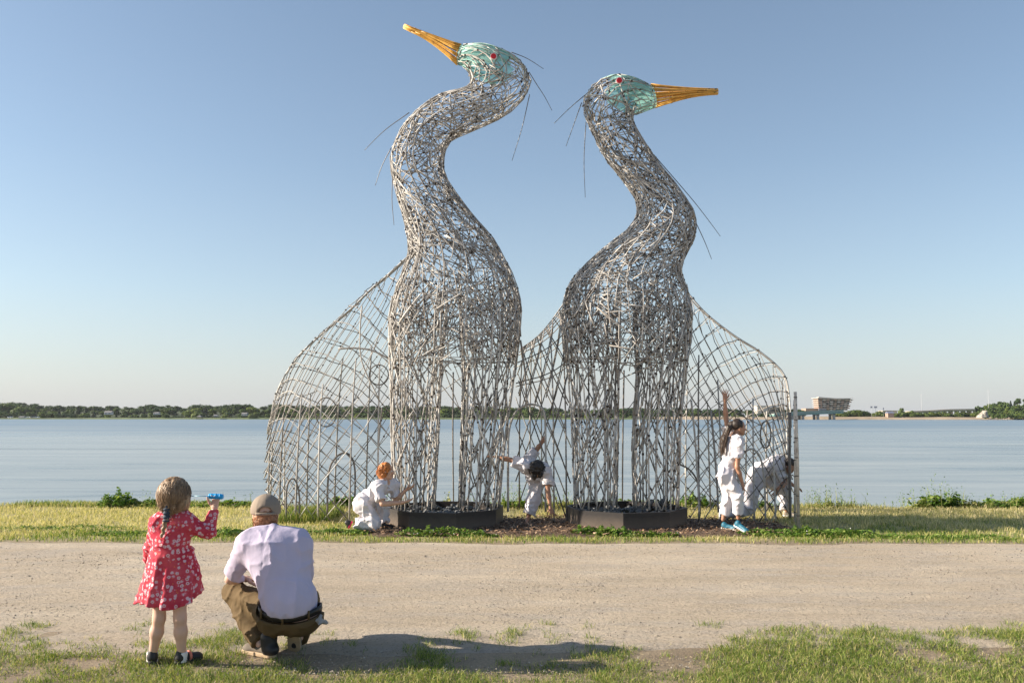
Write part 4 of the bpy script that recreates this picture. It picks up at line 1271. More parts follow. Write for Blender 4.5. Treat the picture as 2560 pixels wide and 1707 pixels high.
def make_planter(cx, R, rot, y0, label, seed):
    r = np.random.default_rng(seed)
    c = np.array((P(cx, 1290, YH)[0], YH, 0.0))
    root = thing('planter', label, 'planter', (c[0], c[1], 0), 'black octagonal planters under the herons')
    ang = [math.radians(a) for a in rot]
    out = np.array([(c[0] + R * math.sin(a), c[1] - R * math.cos(a)) for a in ang])
    inn = np.array([(c[0] + (R - .045) * math.sin(a), c[1] - (R - .045) * math.cos(a)) for a in ang])
    n = len(ang); H = 0.262
    for i in range(n):
        j = (i + 1) % n
        v = np.array([(*out[i], -0.03), (*out[j], -0.03), (*inn[j], -0.03), (*inn[i], -0.03), (*out[i], H), (*out[j], H), (*inn[j], H), (*inn[i], H)])
        MB().add(v, np.array([(0, 3, 2, 1), (4, 5, 6, 7), (0, 1, 5, 4), (1, 2, 6, 5), (2, 3, 7, 6), (3, 0, 4, 7)])).build('side_board', m_planter, root, smooth=False)
    for i in range(n):
        MB().box((c[0] + (R - .07) * math.sin(ang[i]), c[1] - (R - .07) * math.cos(ang[i]), H / 2 - .015), (0.05, 0.05, H - 0.03), ang[i]).build('corner_block', m_planter, root, smooth=False)
    # fill of stones
    MB().add(np.array([(*q, 0.10) for q in inn]), [tuple(range(n))]).build('fill_bed', m_soil, root, smooth=False)
    for k in range(285):
        a = r.uniform(0, 6.283); q = math.sqrt(r.random()) * (R - 0.12) * 0.95
        x, y = c[0] + q * math.cos(a), c[1] + q * math.sin(a)
        heap = 0.07 * max(0, fbm2(np.array([x]), np.array([y]), 2.2, 2, seed)[0] + 0.25) + (0.12 * math.exp(-((x - c[0] - 0.5) ** 2 + (y - c[1] - .35) ** 2) / 0.05) if cx > 1300 else 0.05 * math.exp(-((x - c[0] + 0.4) ** 2 + (y - c[1] + .3) ** 2) / 0.04))
        o = link('stone', random.choice(stones), None, root)
        o.location = (x - c[0], y - c[1], 0.16 + heap + r.uniform(-0.02, 0.03))
        o.rotation_euler = (r.uniform(-.5, .5), r.uniform(-.5, .5), r.uniform(0, 6.28))
        s = r.uniform(0.03, 0.058); o.scale = (s, s, s)
    return root
make_planter(1565, 0.895, [-100 + 45 * k for k in range(8)], 0, 'black octagonal planter of dark stones under the shorter heron, right of the bending dancer', 3)
make_planter(1114, 0.88, [-76 + 45 * k for k in range(8)], 0, 'black octagonal planter of dark stones under the taller heron, beside the kneeling woman', 4)

# ================================================================ PEOPLE: implicit bodies meshed with surface nets
def surface_nets(V, org, h):
    nx, ny, nz = V.shape
    S = V < 0
    cnt = np.zeros((nx - 1, ny - 1, nz - 1), np.int8)
    C = [(a, b, c) for a in (0, 1) for b in (0, 1) for c in (0, 1)]
    for a, b, c in C:
        cnt += S[a:nx - 1 + a, b:ny - 1 + b, c:nz - 1 + c]
    I = np.argwhere((cnt > 0) & (cnt < 8))
    if not len(I): return np.zeros((0, 3)), np.zeros((0, 4), int)
    idx = np.full(cnt.shape, -1, np.int64)
    idx[I[:, 0], I[:, 1], I[:, 2]] = np.arange(len(I))
    acc = np.zeros((len(I), 3)); num = np.zeros(len(I))
    val = {c: V[I[:, 0] + c[0], I[:, 1] + c[1], I[:, 2] + c[2]] for c in C}
    for c in C:
        for ax in range(3):
            if c[ax]: continue
            d = list(c); d[ax] = 1; d = tuple(d)
            va, vb = val[c], val[d]
            cr = (va < 0) != (vb < 0)
            t = np.where(cr, va / np.where(cr, va - vb, 1), 0)
            p = np.array(c, float)[None] + t[:, None] * (np.array(d) - np.array(c))[None]
            acc += np.where(cr[:, None], p, 0); num += cr
    v = (I + acc / num[:, None]) * h + org
    F = []
    for ax in range(3):
        o1, o2 = (ax + 1) % 3, (ax + 2) % 3
        sl0 = [slice(None)] * 3; sl1 = [slice(None)] * 3
        sl0[ax] = slice(0, -1); sl1[ax] = slice(1, None)
        A, B = S[tuple(sl0)], S[tuple(sl1)]
        E = np.argwhere(A != B)
        E = E[(E[:, o1] > 0) & (E[:, o2] > 0) & (E[:, o1] < V.shape[o1] - 1) & (E[:, o2] < V.shape[o2] - 1)]
        if not len(E): continue
        ins = A[E[:, 0], E[:, 1], E[:, 2]]
        q = []
        for d1, d2 in ((-1, -1), (0, -1), (0, 0), (-1, 0)):
            e = E.copy(); e[:, o1] += d1; e[:, o2] += d2
            q.append(idx[e[:, 0], e[:, 1], e[:, 2]])
        q = np.stack(q, -1)
        q[~ins] = q[~ins][:, ::-1]
        F.append(q[(q >= 0).all(1)])
    return v, np.concatenate(F)
class Field:
    def __init__(self): self.p = []
    def rc(self, a, b, ra, rb=None, k=0.03, op='+'):        # round cone
        a, b = np.asarray(a, float), np.asarray(b, float); rb = ra if rb is None else rb
        R = max(ra, rb)
        def f(x):
            ba = b - a; L2 = ba @ ba + 1e-12
            t = np.clip(((x - a) @ ba) / L2, 0, 1)
            return np.linalg.norm(x - a - t[..., None] * ba, axis=-1) - (ra + (rb - ra) * t)
        self.p.append((f, np.minimum(a, b) - R, np.maximum(a, b) + R, k, op)); return self
    def cc(self, a, b, ra, rb, k=0.01, op='+', flat=None):  # flat-ended cone (sleeves, cuffs)
        a, b = np.asarray(a, float), np.asarray(b, float); R = max(ra, rb)
        def f(x):
            ba = b - a; L = np.linalg.norm(ba)
            t = ((x - a) @ ba) / (L * L)
            lat = np.linalg.norm(x - a - t[..., None] * ba, axis=-1) - (ra + (rb - ra) * np.clip(t, 0, 1))
            return np.maximum(lat, np.maximum(-t * L, (t - 1) * L))
        self.p.append((f, np.minimum(a, b) - R, np.maximum(a, b) + R, k, op)); return self
    def el(self, c, r, axes=None, k=0.03, op='+'):          # ellipsoid, axes = rows
        c, r = np.asarray(c, float), np.asarray(r, float)
        A = np.eye(3) if axes is None else np.asarray(axes, float)
        def f(x):
            q = (x - c) @ A.T
            k0 = np.linalg.norm(q / r, axis=-1); k1 = np.linalg.norm(q / (r * r), axis=-1)
            return k0 * (k0 - 1) / np.maximum(k1, 1e-9)
        R = r.max()
        self.p.append((f, c - R, c + R, k, op)); return self
    def fn(self, f, lo, hi, k=0.02, op='+'):
        self.p.append((f, np.asarray(lo, float), np.asarray(hi, float), k, op)); return self
    def mesh(self, h, disp=None, cut=None):
        lo = np.min([q[1] for q in self.p if q[4] == '+'], 0) - 3 * h - 0.012
        hi = np.max([q[2] for q in self.p if q[4] == '+'], 0) + 3 * h + 0.012
        n = np.ceil((hi - lo) / h).astype(int) + 1
        V = np.full(n, 0.2)
        ax = [lo[i] + h * np.arange(n[i]) for i in range(3)]
        for f, a, b, k, op in self.p:
            m = k + 3 * h + 0.01
            i0 = np.clip(np.floor((a - m - lo) / h).astype(int), 0, n); i1 = np.clip(np.ceil((b + m - lo) / h).astype(int) + 1, 0, n)
            if (i1 <= i0).any(): continue
            sl = tuple(slice(i0[i], i1[i]) for i in range(3))
            X = np.stack(np.meshgrid(*[ax[i][sl[i]] for i in range(3)], indexing='ij'), -1)
            d = f(X); o = V[sl]
            if op == '+':
                q = np.maximum(k - np.abs(o - d), 0) / max(k, 1e-6)
                V[sl] = np.minimum(o, d) - q * q * k * 0.25
            elif op == '-':
                q = np.maximum(k - np.abs(o + d), 0) / max(k, 1e-6)
                V[sl] = np.maximum(o, -d) + q * q * k * 0.25
            else:
                V[sl] = np.maximum(o, d)
        if disp is not None:
            w = np.argwhere(np.abs(V) < 0.05)
            X = lo + w * h
            V[w[:, 0], w[:, 1], w[:, 2]] += disp(X)
        if cut is not None:
            X = np.stack(np.meshgrid(*ax, indexing='ij'), -1)
            V = np.maximum(V, cut(X))
        V[0] = V[-1] = 0.1; V[:, 0] = V[:, -1] = 0.1; V[:, :, 0] = V[:, :, -1] = 0.1
        return surface_nets(V, lo, h)
def put(name, parts, mat, root, label=None, mats=None):
    mb = MB()
    for v, f in parts:
        if len(v): mb.add(v, f)
    return mb.build(name, mat, root, label=label)
def relax(v, f, n=2):
    """a little smoothing so grid steps do not show"""
    for _ in range(n):
        acc = np.zeros_like(v); c = np.zeros(len(v))
        for a, b in ((0, 1), (1, 2), (2, 3), (3, 0)):
            np.add.at(acc, f[:, a], v[f[:, b]]); np.add.at(acc, f[:, b], v[f[:, a]])
            np.add.at(c, f[:, a], 1); np.add.at(c, f[:, b], 1)
        v = v * 0.45 + 0.55 * acc / np.maximum(c, 1)[:, None]
    return v, f
def frame(f, u):
    f = unit(f); r = unit(np.cross(f, u)); u = np.cross(r, f)
    return r, f, u                                          # right, forward, up
def head_field(c, f, u, s=1.0):
    r, f, u = frame(f, u); A = np.array((r, f, u)); c = np.asarray(c)
    F = Field()
    F.el(c + u * .02 * s - f * .012 * s, np.array((.074, .093, .100)) * s, A, .02)
    F.el(c - u * .045 * s + f * .030 * s, np.array((.056, .060, .068)) * s, A, .03)
    F.rc(c - u * .085 * s + f * .062 * s, c - u * .088 * s + f * .064 * s, .020 * s, k=.03)
    for q in (-1, 1):
        F.rc(c - u * .04 * s + r * q * .055 * s, c - u * .075 * s + r * q * .03 * s + f * .04 * s, .018 * s, k=.03)
        F.el(c - u * .005 * s + r * q * .076 * s - f * .01 * s, np.array((.009, .018, .030)) * s, A, .008)
        F.rc(c + u * .028 * s + f * .082 * s + r * q * .015 * s, c + u * .026 * s + f * .073 * s + r * q * .045 * s, .009 * s, .007 * s, k=.012)
        F.el(c - u * .02 * s + f * .07 * s + r * q * .038 * s, np.array((.018, .015, .016)) * s, A, .02)
        F.el(c + u * .009 * s + f * .092 * s + r * q * .031 * s, np.array((.015, .012, .010)) * s, A, .012, '-')
    F.rc(c + u * .012 * s + f * .088 * s, c - u * .024 * s + f * .110 * s, .007 * s, .0125 * s, k=.012)
    F.el(c - u * .050 * s + f * .088 * s, np.array((.020, .012, .0055)) * s, A, .006)
    F.el(c - u * .061 * s + f * .085 * s, np.array((.018, .012, .0065)) * s, A, .006)
    return F, (r, f, u)
def hand_parts(w, d, n, thumb, s=1.0, curl=0.25, spread=0.10, h=0.0042):
    """w wrist, d along the fingers, n palm-facing normal, thumb = +1/-1 side"""
    d = unit(d); n = unit(n - d * np.dot(n, d)); t = np.cross(d, n) * thumb
    F = Field()
    w = np.asarray(w, float)
    F.rc(w - d * .02 * s, w + d * .01 * s, .023 * s, .024 * s, k=.015)
    for q in (-.026, -.009, .009, .026):
        F.rc(w + d * .015 * s + t * q * .6 * s, w + d * .088 * s + t * q * s, .014 * s, .0115 * s, k=.014)
    for i, (q, L) in enumerate(((.028, .072), (.0095, .081), (-.0095, .075), (-.027, .058))):
        p = w + d * .088 * s + t * q * s
        a0 = (1.5 - i) * spread
        dd = unit(d + t * a0)
        ang = 0
        for seg, fr in enumerate((.45, .32, .23)):
            ang += curl * (0.8, 1.2, 1.0)[seg]
            v = dd * math.cos(ang) + n * math.sin(ang)
            e = p + v * L * fr * s
            F.rc(p, e, (.0092, .0083, .0074)[seg] * s, (.0083, .0074, .0062)[seg] * s, k=.004)
            p = e
    p = w + d * .022 * s + t * .024 * s
    for seg, (L, a) in enumerate(((.042, .75), (.034, .45), (.027, .25))):
        v = unit(d * math.cos(a) + t * math.sin(a) + n * .35)
        e = p + v * L * s
        F.rc(p, e, (.0135, .0108, .009)[seg] * s, (.0108, .0092, .0075)[seg] * s, k=.008)
        p = e
    v, f = F.mesh(h)
    return relax(v, f, 1)
def bare_foot(F, an, toe, s=1.0, k=.02):
    an, toe = np.asarray(an, float), np.asarray(toe, float)
    d = unit(toe - an); mid = (an + toe) / 2
    F.rc(an, mid, .034 * s, .03 * s, k=k); F.rc(mid, toe, .034 * s, .019 * s, k=k)
    F.rc(an, an - unit(np.array((d[0], d[1], 0))) * .03 * s, .032 * s, .028 * s, k=k)
def skin_body(j, s=1.0, rt=1.0):
    """one continuous body from its joints"""
    F = Field()
    m = lambda a, b, t=.5: np.asarray(j[a]) * (1 - t) + np.asarray(j[b]) * t
    F.rc(j['head'], j['neck'], .055 * s, .056 * s, k=.03)
    F.rc(j['neck'], m('neck', 'waist', .3), .06 * s, .10 * s * rt, k=.05)
    F.rc(j['shL'], j['shR'], .052 * s, k=.05)
    for a in 'LR':
        F.rc(m('sh' + a, 'neck', .35), m('waist', 'hip' + a, .35), .075 * s * rt, .085 * s * rt, k=.06)
        F.rc(m('waist', 'hip' + a, .35), j['hip' + a], .085 * s * rt, .092 * s * rt, k=.06)
        F.rc(j['sh' + a], j['el' + a], .050 * s, .037 * s, k=.04)
        F.rc(j['el' + a], m('el' + a, 'wr' + a, .35), .036 * s, .038 * s, k=.02)
        F.rc(m('el' + a, 'wr' + a, .35), j['wr' + a], .038 * s, .024 * s, k=.02)
        F.rc(j['hip' + a], j['kn' + a], .088 * s, .054 * s, k=.05)
        F.rc(j['kn' + a], m('kn' + a, 'an' + a, .35), .052 * s, .055 * s, k=.03)
        F.rc(m('kn' + a, 'an' + a, .35), j['an' + a], .055 * s, .034 * s, k=.03)
    return F
def cloth_top(j, s=1.0, off=.020, sleeve=.75, rt=1.0, flare=1.25):
    F = Field()
    m = lambda a, b, t=.5: np.asarray(j[a]) * (1 - t) + np.asarray(j[b]) * t
    F.rc(m('neck', 'waist', .06), m('neck', 'waist', .4), .065 * s + off * .4, .10 * s * rt + off, k=.06)
    F.rc(j['shL'], j['shR'], .056 * s + off, k=.05)
    for a in 'LR':
        F.rc(m('sh' + a, 'neck', .35), m('waist', 'hip' + a, .35), .078 * s * rt + off, .088 * s * rt + off, k=.07)
        F.rc(m('waist', 'hip' + a, .3), m('waist', 'hip' + a, .75), .088 * s * rt + off, .094 * s * rt + off, k=.06)
        e = m('sh' + a, 'el' + a, min(1, sleeve))
        F.cc(j['sh' + a], e, .054 * s + off, (.045 * s + off) * flare if sleeve <= 1 else .042 * s + off, k=.045)
        if sleeve > 1:
            F.rc(j['el' + a], j['el' + a], .045 * s + off * .8, k=.03)
            F.cc(j['el' + a], m('el' + a, 'wr' + a, sleeve - 1), .043 * s + off, .033 * s + off * .8, k=.03)
    return F
def cloth_legs(F, j, s=1.0, off=.020, ends=(.85, .85), rt=1.0, wide=1.0, thigh=0.094):
    m = lambda a, b, t=.5: np.asarray(j[a]) * (1 - t) + np.asarray(j[b]) * t
    for a, e in zip('LR', ends):
        F.rc(m('waist', 'hip' + a, .5), j['hip' + a], .09 * s * rt + off, .100 * s * rt + off, k=.06)
        F.rc(j['hip' + a], j['kn' + a], thigh * s + off, .064 * s * wide + off, k=.05)
        F.cc(j['kn' + a], m('kn' + a, 'an' + a, e), .064 * s * wide + off, .058 * s * wide + off * .9, k=.03)
    return F
def folds(amp, freq=9.0, seed=0, stretch=(1, 1, 1)):
    st = np.array(stretch)
    def f(X):
        Xw = X + .05 * vnoise(X * 5 + 1.7, seed + 9)[..., None]
        n1 = vnoise(Xw * freq * st + 3.1, seed); n2 = vnoise(Xw * freq * 1.9 * st + 9.7, seed + 5)
        return amp * (.55 - 2.2 * (1 - np.abs(n1)) ** 5) + amp * (.25 - 1.1 * (1 - np.abs(n2)) ** 5)
    return f
def fabric(name, c, var=0.04, rough=0.85, trans=0.12):
    m, nt, b, out = new_mat(name)
    v = geo_pos(nt)
    col = ramp(nt, noise(nt, v, 6, 3), [(0.3, tuple(x * (1 - var) for x in c)), (0.7, tuple(min(1, x * (1 + var)) for x in c))])
    nt.links.new(col, b.inputs['Base Color']); b.inputs['Roughness'].default_value = rough
    b.inputs['Specular IOR Level'].default_value = 0.2
    bump(nt, b, noise(nt, geo_pos(nt, (1, 1, .5)), 26, 4, .6), .35, .012)
    return m
m_skin = simple('skin_light', (0.56, 0.34, 0.245), 0.5, 0.05, 12, bmp=.05, spec=.4)
m_skin_tan = simple('skin_tanned', (0.40, 0.215, 0.14), 0.5, 0.06, 12, bmp=.05, spec=.4)
m_skin_pale = simple('skin_pale', (0.62, 0.40, 0.31), 0.5, 0.05, 12, bmp=.05, spec=.4)
m_whitecloth = fabric('white_cotton', (0.65, 0.62, 0.655))
def hair_mat(name, lo, hi, sc=(60, 60, 9)):
    m, nt, b, _ = new_mat(name)
    n = noise(nt, geo_pos(nt, sc), 1.0, 4, .65)
    nt.links.new(ramp(nt, n, [(0.3, lo), (0.7, hi)]), b.inputs['Base Color'])
    b.inputs['Roughness'].default_value = 0.5
    bump(nt, b, n, .6, .006)
    return m
m_hair_red = hair_mat('copper_hair', (0.24, 0.065, 0.012), (0.62, 0.23, 0.05), (70, 70, 70))
m_hair_dark = hair_mat('dark_hair', (0.010, 0.007, 0.006), (0.045, 0.03, 0.022), (80, 80, 40))
m_hair_black = hair_mat('black_hair', (0.008, 0.007, 0.007), (0.028, 0.022, 0.02), (90, 90, 90))
m_hair_girl = hair_mat('light_brown_hair', (0.13, 0.08, 0.045), (0.42, 0.28, 0.165), (75, 75, 11))
m_hair_man = hair_mat('auburn_hair', (0.15, 0.055, 0.022), (0.42, 0.19, 0.085), (60, 60, 60))
m_eye = simple('eye_white', (0.75, 0.74, 0.72), 0.3, 0.02, 5, bmp=0)
m_iris = simple('dark_iris', (0.03, 0.02, 0.015), 0.25, 0.02, 5, bmp=0)
m_lip = simple('lip', (0.42, 0.16, 0.13), 0.5, 0.05, 20, bmp=0)
def eyes_for(root, c, ax, s=1.0):
    r, f, u = ax
    for q in (-1, 1):
        p = np.asarray(c) + u * .010 * s + f * .080 * s + r * q * .031 * s
        v, fc = Field().el(p, np.array((.0125,) * 3) * s).mesh(.003)
        e = put('eye', [(v, fc)], m_eye, root)
        v, fc = Field().el(p + f * .0095 * s, np.array((.0058, .0058, .0058)) * s).mesh(.0018)
        put('iris', [(v, fc)], m_iris, e)
    p = np.asarray(c) - u * .0555 * s + f * .0955 * s
    v, fc = Field().el(p, np.array((.019, .007, .006)) * s, np.array(ax)).mesh(.0025)
    put('lips', [(v, fc)], m_lip, root)
def strands(root, name, mat, paths, r0=.003, r1=.0012):
    mb = MB()
    for p in paths: mb.tube(p, r0, r1, 3)
    o = mb.build(name, mat, root); o['kind'] = 'stuff'; return o
def shoe_parts(heel, toe, up=(0, 0, 1), L=None, s=1.0, high=.075, h=.006):
    """upper and sole of a shoe between heel and toe points at sole level"""
    heel, toe = np.asarray(heel, float), np.asarray(toe, float)
    d = unit(toe - heel); up = unit(np.asarray(up, float) - d * np.dot(up, d)); r = np.cross(d, up)
    A = np.array((r, d, up)); L = np.linalg.norm(toe - heel)
    U = Field()
    U.rc(heel + d * .035 * s + up * .04 * s, heel + d * .045 * s + up * high * s, .034 * s, .036 * s, k=.02)
    U.rc(heel + d * .05 * s + up * .045 * s, toe - d * .05 * s + up * .032 * s, .036 * s, .030 * s, k=.03)
    U.el(toe - d * .055 * s + up * .028 * s, np.array((.042, .058, .028)) * s, A, .02)
    S = Field()
    def sole(x):
        q = (x - heel) @ A.T
        t = np.clip(q[..., 1], .03 * s, L - .042 * s)
        rr = np.where(q[..., 1] > L * .5, .043, .036) * s
        lat = np.sqrt(q[..., 0] ** 2 + (q[..., 1] - t) ** 2) - rr
        return np.maximum(lat, np.abs(q[..., 2] - .011 * s) - .012 * s)
    S.fn(sole, np.minimum(heel, toe) - .06, np.maximum(heel, toe) + .06, k=.001)
    return relax(*U.mesh(h), 1), S.mesh(h * .8)

# ------------------------------------------------------------------ 1. kneeling woman with copper curls
def person(label, base):
    return thing('person', label, 'person', (base[0], base[1], 0.0))
Y = 12.1
r1 = person('red-haired person in white overalls kneeling by the left planter, reaching both hands into the canes', P(925, 1320, Y))
Q = lambda x, y, d=0: P(x, y, Y + d)
j = dict(head=Q(967, 1178), neck=Q(960, 1207), waist=Q(921, 1243), shL=Q(985, 1213, .16), shR=Q(944, 1217, -.12), elL=Q(990, 1250, .14), elR=Q(956, 1259, -.2), wrL=Q(1014, 1225, .1), wrR=Q(1006, 1256, -.12),
         hipL=Q(908, 1258, .1), hipR=Q(906, 1260, -.09), knL=Q(955, 1268, .16), knR=Q(934, 1305, -.12), anL=Q(957, 1308, .14), anR=Q(889, 1311, -.1))
hd = frame((1, -.12, -.10), (0, 0, 1))
parts = [relax(*skin_body(j, .97).mesh(.011))]
HF, ax = head_field(j['head'], (1, -.15, -.08), (0.05, 0, 1), .98)
parts.append(relax(*HF.mesh(.0055), 1))
parts.append(hand_parts(j['wrL'], (1, 0, .45), (.2, .3, 1), 1, .95, .25)); parts.append(hand_parts(j['wrR'], (1, .05, .25), (.1, .2, 1), -1, .95, .2))
put('body', parts, m_skin, r1); eyes_for(r1, j['head'], ax, .98)
T = cloth_top(j, .95, .014, .78, .93, flare=1.3)
nk = j['neck']
T.rc(nk + (.055, -.03, .03), nk + (.075, -.05, -.10), .034, .012, k=.01, op='-')
T.rc(nk, nk + (.02, 0, .12), .066, .07, k=.01, op='-')
put('shirt', [relax(*T.mesh(.010, folds(.011, 8, 1)), 1)], m_whitecloth, r1)
for q in (-1, 1):
    c0 = nk + (.01, -.06 * q * .8, .015)
    v, f = relax(*Field().rc(c0, nk + (.085, -.035 - .02 * q, -.06), .022, .012, k=.01).mesh(.006), 1)
    put('collar', [(v, f)], m_whitecloth, r1)
L_ = cloth_legs(Field(), j, .95, .018, (.90, .97), .98, 1.15, .095)
put('trousers', [relax(*L_.mesh(.010, folds(.017, 7, 4)), 1)], m_whitecloth, r1)
F = Field(); c = j['head']; rr, ff, uu = ax
F.el(c + uu * .028 - ff * .030, np.array((.098, .098, .102)), np.array(ax), .02); F.el(c - ff * .070 - uu * .045, (.062, .085, .075), None, .03)
F.el(c - ff * .03 - uu * .04 - rr * .06, (.05, .04, .06), None, .03)
F.el(c - ff * .03 - uu * .04 + rr * .06, (.05, .04, .06), None, .03)
curl = lambda X: .013 * np.abs(vnoise(X * 34, 3)) - .016 * np.abs(vnoise(X * 17, 8)) + .004
put('hair', [F.mesh(.006, curl, None)], m_hair_red, r1)
paths = []
rg = np.random.default_rng(2)
for k in range(130):
    d = rg.normal(size=3); d[2] = abs(d[2]) * 1.0 - .35; d = unit(d - ff * .5)
    p = c - ff * .03 + d * .105; t = np.linspace(0, 1, 7)[:, None]
    e1 = unit(rg.normal(size=3)) * .02
    paths.append(p + e1 * np.sin(t * 7 + k) + np.cos(t * 6 + k) * unit(rg.normal(size=3)) * .010 + np.array((0, 0, -.035)) * t)
strands(r1, 'curls', m_hair_red, paths, .0045, .002)
m_shoe_black = simple('black_shoe', (0.02, 0.02, 0.022), 0.5, 0.1, 20, bmp=.1)
m_sole_pink = simple('pink_sole', (0.75, 0.05, 0.12), 0.6, 0.05, 20, bmp=0)
m_sole_dark = simple('dark_rubber_sole', (0.03, 0.03, 0.03), 0.7, 0.05, 20, bmp=0)
gz = lambda p: np.array((p[0], p[1], 0.02))
up_, so_ = shoe_parts(gz(Q(950, 1320, .14)), gz(Q(985, 1320, .14)), s=.9); put('shoe', [up_], m_shoe_black, r1); put('sole', [so_], m_sole_dark, r1)
a_ = Q(887, 1312, -.1); up_, so_ = shoe_parts(a_ + (-.03, 0, .045), a_ + (-.075, 0, -.05), (-1, 0, .45), s=.9); put('shoe', [up_], m_shoe_black, r1); put('sole', [so_], m_sole_pink, r1, 'bright pink sole turned up to the back')

# ------------------------------------------------------------------ 2. dancer bending in the gap, one leg kicked up
Y = 12.9
r2 = person('dark-haired person in white bending over between the herons, one leg kicked up', P(1330, 1310, Y))
j = dict(head=Q(1342, 1172, -.42), neck=Q(1334, 1172, -.26), waist=Q(1336, 1184, .08), shL=Q(1307, 1160, -.22), shR=Q(1366, 1176, -.24), elL=Q(1276, 1149, -.15), elR=Q(1370, 1226, -.26), wrL=Q(1243, 1142, -.1), wrR=Q(1376, 1268, -.3),
         hipL=Q(1334, 1190, .20), hipR=Q(1342, 1200, .18), knL=Q(1322, 1148, .45), knR=Q(1335, 1247, .05), anL=Q(1349, 1115, .42), anR=Q(1321, 1288, .05))
Bd = skin_body(j, .95)
bare_foot(Bd, j['anL'], j['anL'] + (.085, -.02, .155), .95); bare_foot(Bd, j['anR'] - (0, 0, .01), gz(Q(1316, 1304, -.17)) + (0, 0, .01), .95)
parts = [relax(*Bd.mesh(.011))]
HF, ax = head_field(j['head'], (.05, -.5, -.85), (.1, -.85, .5), .97)
parts.append(relax(*HF.mesh(.0055), 1))
parts.append(hand_parts(j['wrL'], (-1, 0, .15), (0, -.2, -1), 1, .95, .2)); parts.append(hand_parts(j['wrR'], (.25, -.05, -1), (0, 1, .2), -1, .95, .15, .22))
put('body', parts, m_skin_tan, r2)
T = cloth_top(j, .95, .022, .72, flare=1.35)
put('shirt', [relax(*T.mesh(.010, folds(.013, 8, 21)), 1)], m_whitecloth, r2)
L_ = cloth_legs(Field(), j, .95, .022, (.72, .88), 1.0, 1.15)
put('trousers', [relax(*L_.mesh(.010, folds(.014, 7, 24)), 1)], m_whitecloth, r2)
F = Field(); c = j['head']; rr, ff, uu = ax
F.el(c + uu * .02 - ff * .022, (.105, .112, .112), np.array(ax), .02)
F.el(c + (-.03, -.02, -.10), (.05, .05, .055), None, .03); F.el(c + (.05, 0, -.09), (.045, .05, .05), None, .03)
curl = lambda X: .016 * np.abs(vnoise(X * 28, 13)) - .020 * np.abs(vnoise(X * 15, 18)) + .004
put('hair', [F.mesh(.007, curl)], m_hair_black, r2)
paths = []
for k in range(90):
    d = unit(rg.normal(size=3)); p = c + d * .115; t = np.linspace(0, 1, 6)[:, None]
    paths.append(p + unit(rg.normal(size=3)) * .02 * np.sin(t * 6 + k) + d * .015 * t)
strands(r2, 'curls', m_hair_black, paths, .0045, .002)

# ------------------------------------------------------------------ 3. standing dancer with a pony tail, arm raised
Y = 12.15
r3 = person('long-ponytailed person in white standing at the right lattice, one arm raised', P(1825, 1325, Y))
j = dict(head=Q(1848, 1068), neck=Q(1836, 1096), waist=Q(1822, 1156), shL=Q(1824, 1097, .14), shR=Q(1845, 1107, -.13), elL=Q(1815, 1046, .14), elR=Q(1843, 1167, -.16), wrL=Q(1812, 1000, .10), wrR=Q(1857, 1210, -.12),
         hipL=Q(1816, 1189, .10), hipR=Q(1814, 1190, -.09), knL=Q(1820, 1246, .12), knR=Q(1843, 1240, -.12), anL=Q(1808, 1298, .13), anR=Q(1846, 1294, -.10))
parts = [relax(*skin_body(j, .90, .92).mesh(.011))]
HF, ax = head_field(j['head'], (1, .05, -.16), (.12, 0, 1), .93)
parts.append(relax(*HF.mesh(.0055), 1))
parts.append(hand_parts(j['wrL'], (.05, 0, 1), (0, 1, 0), -1, .95, .12, .24)); parts.append(hand_parts(j['wrR'], (.22, -.02, -1), (-1, .3, -.1), 1, .95, .3))
put('body', parts, m_skin_tan, r3); eyes_for(r3, j['head'], ax, .93)
T = cloth_top(j, .93, .016, .62, .90, flare=1.3)
nk = j['neck']; T.rc(nk, nk + (.02, 0, .12), .062, .066, k=.01, op='-')
put('shirt', [relax(*T.mesh(.010, folds(.011, 8, 31)), 1)], m_whitecloth, r3)
v, f = relax(*Field().rc(nk + (-.03, -.055, .02), nk + (.05, -.05, -.01), .018, .018, k=.01).mesh(.006), 1); put('collar', [(v, f)], m_whitecloth, r3)
L_ = cloth_legs(Field(), j, .93, .018, (.80, .78), .98, 1.12, .088)
put('trousers', [relax(*L_.mesh(.010, folds(.014, 8, 34, (1, 1, .5))), 1)], m_whitecloth, r3)
F = Field(); c = j['head']; rr, ff, uu = ax
F.el(c + uu * .030 - ff * .032, (.084, .092, .090), np.array(ax), .02)
tie = c + uu * .035 - ff * .125
F.rc(c - ff * .06 + uu * .03, tie, .06, .026, k=.03)
pt = [tie, tie + (-.035, -.02, -.06), Q(1812, 1096, -.06), Q(1808, 1118, -.08), Q(1808, 1134, -.08)]
for a, b_, ra, rb in zip(pt[:-1], pt[1:], (.026, .036, .038, .026), (.036, .038, .028, .006)): F.rc(a, b_, ra, rb, k=.03)
st = lambda X: .004 * vnoise(X * np.array((90, 90, 14)), 7) + .006 * vnoise(X * np.array((30, 30, 8)), 9)
put('hair', [F.mesh(.006, st)], m_hair_dark, r3)
paths = []
for k in range(60):
    o_ = rg.normal(0, .02, 3) * (1, 1, .3)
    c_ = catmull(np.array([tie + o_ * .4, pt[1] + o_, pt[2] + o_ * 1.5, pt[3] + o_ * 1.6, pt[4] + o_ * 1.7 - (0, 0, .03 * rg.random())]), 4)
    paths.append(c_)
strands(r3, 'ponytail_strands', hair_mat('bleached_hair_ends', (0.05, 0.03, 0.018), (0.22, 0.13, 0.08), (80, 80, 12)), paths, .003, .0012)
v, f = Field().el(tie + (.005, 0, 0), (.022, .026, .026)).mesh(.006); put('hair_tie', [(v, f)], m_eye, r3)
